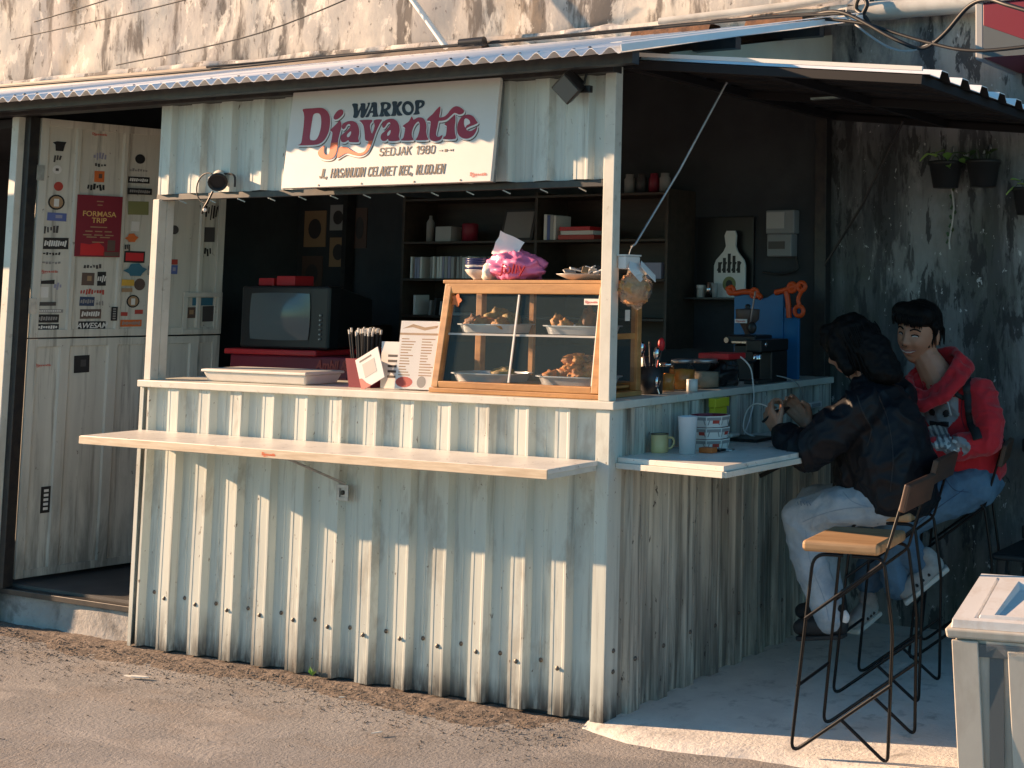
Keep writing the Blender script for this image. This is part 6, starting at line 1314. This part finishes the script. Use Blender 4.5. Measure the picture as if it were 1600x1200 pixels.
shape = lambda u, v: (abs(u) < .62 + .25*math.sin(v*5) and v < .72) or (abs(abs(u)-.62) < .22 and v < .98 and v > .3)
patch(hT, (.735,1.2,.955), .18, .20, shape).build('chest_print', 'cardboard_grey', pr)
patch(hT, (.735,1.2,.955), .18, .20, lambda u, v: (abs(u) < .4 and -.15 < v < .02) or (((abs(u)-.3)**2+(v-.35)**2) < .02), .0045).build('chest_print', 'shoe_dark', pr)
patch(hT, (.725,1.2,.905), .10, .08, lambda u, v: u*u+v*v < .9 and math.sin(u*14+v*5) > -.1, .005).build('chest_print', 'white', pr)
patch(hT, (.845,1.1,.872), .11, .075, lambda u, v: noise.noise(Vector((u*1.6,v*1.6,4))) > -.3 and u*u+v*v < 1.0, .003, 50).build('sleeve_print', 'cardboard_grey', pr)
patch(hT, (.825,1.1,.876), .06, .055, lambda u, v: noise.noise(Vector((u*2.6,v*2.6,1))) > .1 and u*u+v*v < 1, .0045, 60).build('sleeve_print', 'white', pr)
def strap(name, pts, w_, m_, par, tree, lift=.006):
    P = [onto(tree, p, lift) for p in [q for q in spline(pts, 8)]]; P = [p for p in P if p is not None]; mb = MB(); G = []
    for i, p in enumerate(P):
        t = (P[min(i+1,len(P)-1)]-P[max(i-1,0)]).normalized(); s = t.cross(-VD).normalized()*w_/2; G.append([p-s, p, p+s])
    mb.grid(G); o = mb.build(name, m_, par); q = o.modifiers.new('s','SOLIDIFY'); q.thickness = .005; q.offset = 0; return o
bp_ = thing('backpack', 'dark backpack worn by the man in the red top, straps over both shoulders', 'backpack', (.82,1.45,1.0))
strap('shoulder_strap', [(.845,1.2,1.135),(.862,1.2,1.08),(.868,1.2,1.02),(.880,1.2,.95),(.895,1.2,.90)], .038, 'strap', bp_, hT)
strap('shoulder_strap', [(.60,1.2,1.12),(.598,1.2,1.06),(.60,1.2,.98)], .038, 'strap', bp_, hT)
strap('chest_strap', [(.80,1.2,1.07),(.83,1.2,1.055),(.86,1.2,1.05)], .018, 'strap', bp_, hT, .009)
blob('pack', [((.80,1.46,.80),(.13,.075,.06),(.77,1.46,1.06),(.12,.07,.06))], 'strap', bp_, .012, 4)

# seams, cuffs and hems that follow the cloth
def seam(tree, pts, par, m_, r=.0018, name='jeans_seam', d=VD):
    P = [onto(tree, p, .0005, d) for p in spline(pts, 10)]; P = [p for p in P if p is not None]
    if len(P) > 2: MB().tube(P, r, 5).build(name, m_, par)
jB = surf(next(o for o in pb.children if o.name.startswith('jeans'))); jR = surf(next(o for o in pr.children if o.name.startswith('jeans'))); kB = surf(next(o for o in pb.children if o.name.startswith('jacket')))
seam(jB, [(.72,.6,.70),(.62,.6,.69),(.52,.6,.665),(.44,.6,.63)], pb, 'jeans_thread', .0014); seam(jB, [(.45,.6,.60),(.475,.6,.48),(.53,.6,.36),(.55,.6,.29)], pb, 'jeans_thread', .0014); seam(jB, [(.60,.6,.745),(.64,.6,.715),(.70,.6,.70)], pb, 'jeans_thread', .0014)
seam(jR, [(.80,1.1,.74),(.84,1.1,.70),(.90,1.1,.69)], pr, 'navy', .0014); seam(jR, [(.88,1.1,.70),(.76,1.1,.63),(.66,1.1,.56)], pr, 'navy', .0014)
seam(kB, [(.66,.6,1.10),(.685,.6,1.04),(.715,.6,.98),(.70,.6,.92)], pb, 'shoe_dark', .0022, 'jacket_seam'); seam(kB, [(.74,.6,1.10),(.78,.6,1.0),(.80,.6,.88),(.79,.6,.76)], pb, 'shoe_dark', .0022, 'jacket_seam')
seam(hT, [(.865,1.2,1.11),(.835,1.2,1.05),(.83,1.2,.98),(.845,1.2,.93)], pr, 'maroon', .0022, 'hoodie_seam')
def cuff(name, a, b, r0, r1, m_, par):
    mb = MB(); a, b = Vector(a), Vector(b); mb.tube([a, a.lerp(b,.15), a.lerp(b,.85), b], [r0*.9, r0, r1, r1*.9], 22, False); mb.build(name, m_, par)
cuff('cuff', (.765,1.098,.8645), (.712,1.079,.8625), .043, .034, 'hoodie', pr); cuff('cuff', (.365,.570,.940), (.338,.583,.953), .042, .034, 'jacket', pb); cuff('cuff', (.405,.80,.955), (.372,.772,.963), .042, .034, 'jacket', pb)
sc.collection.children.link(COL)
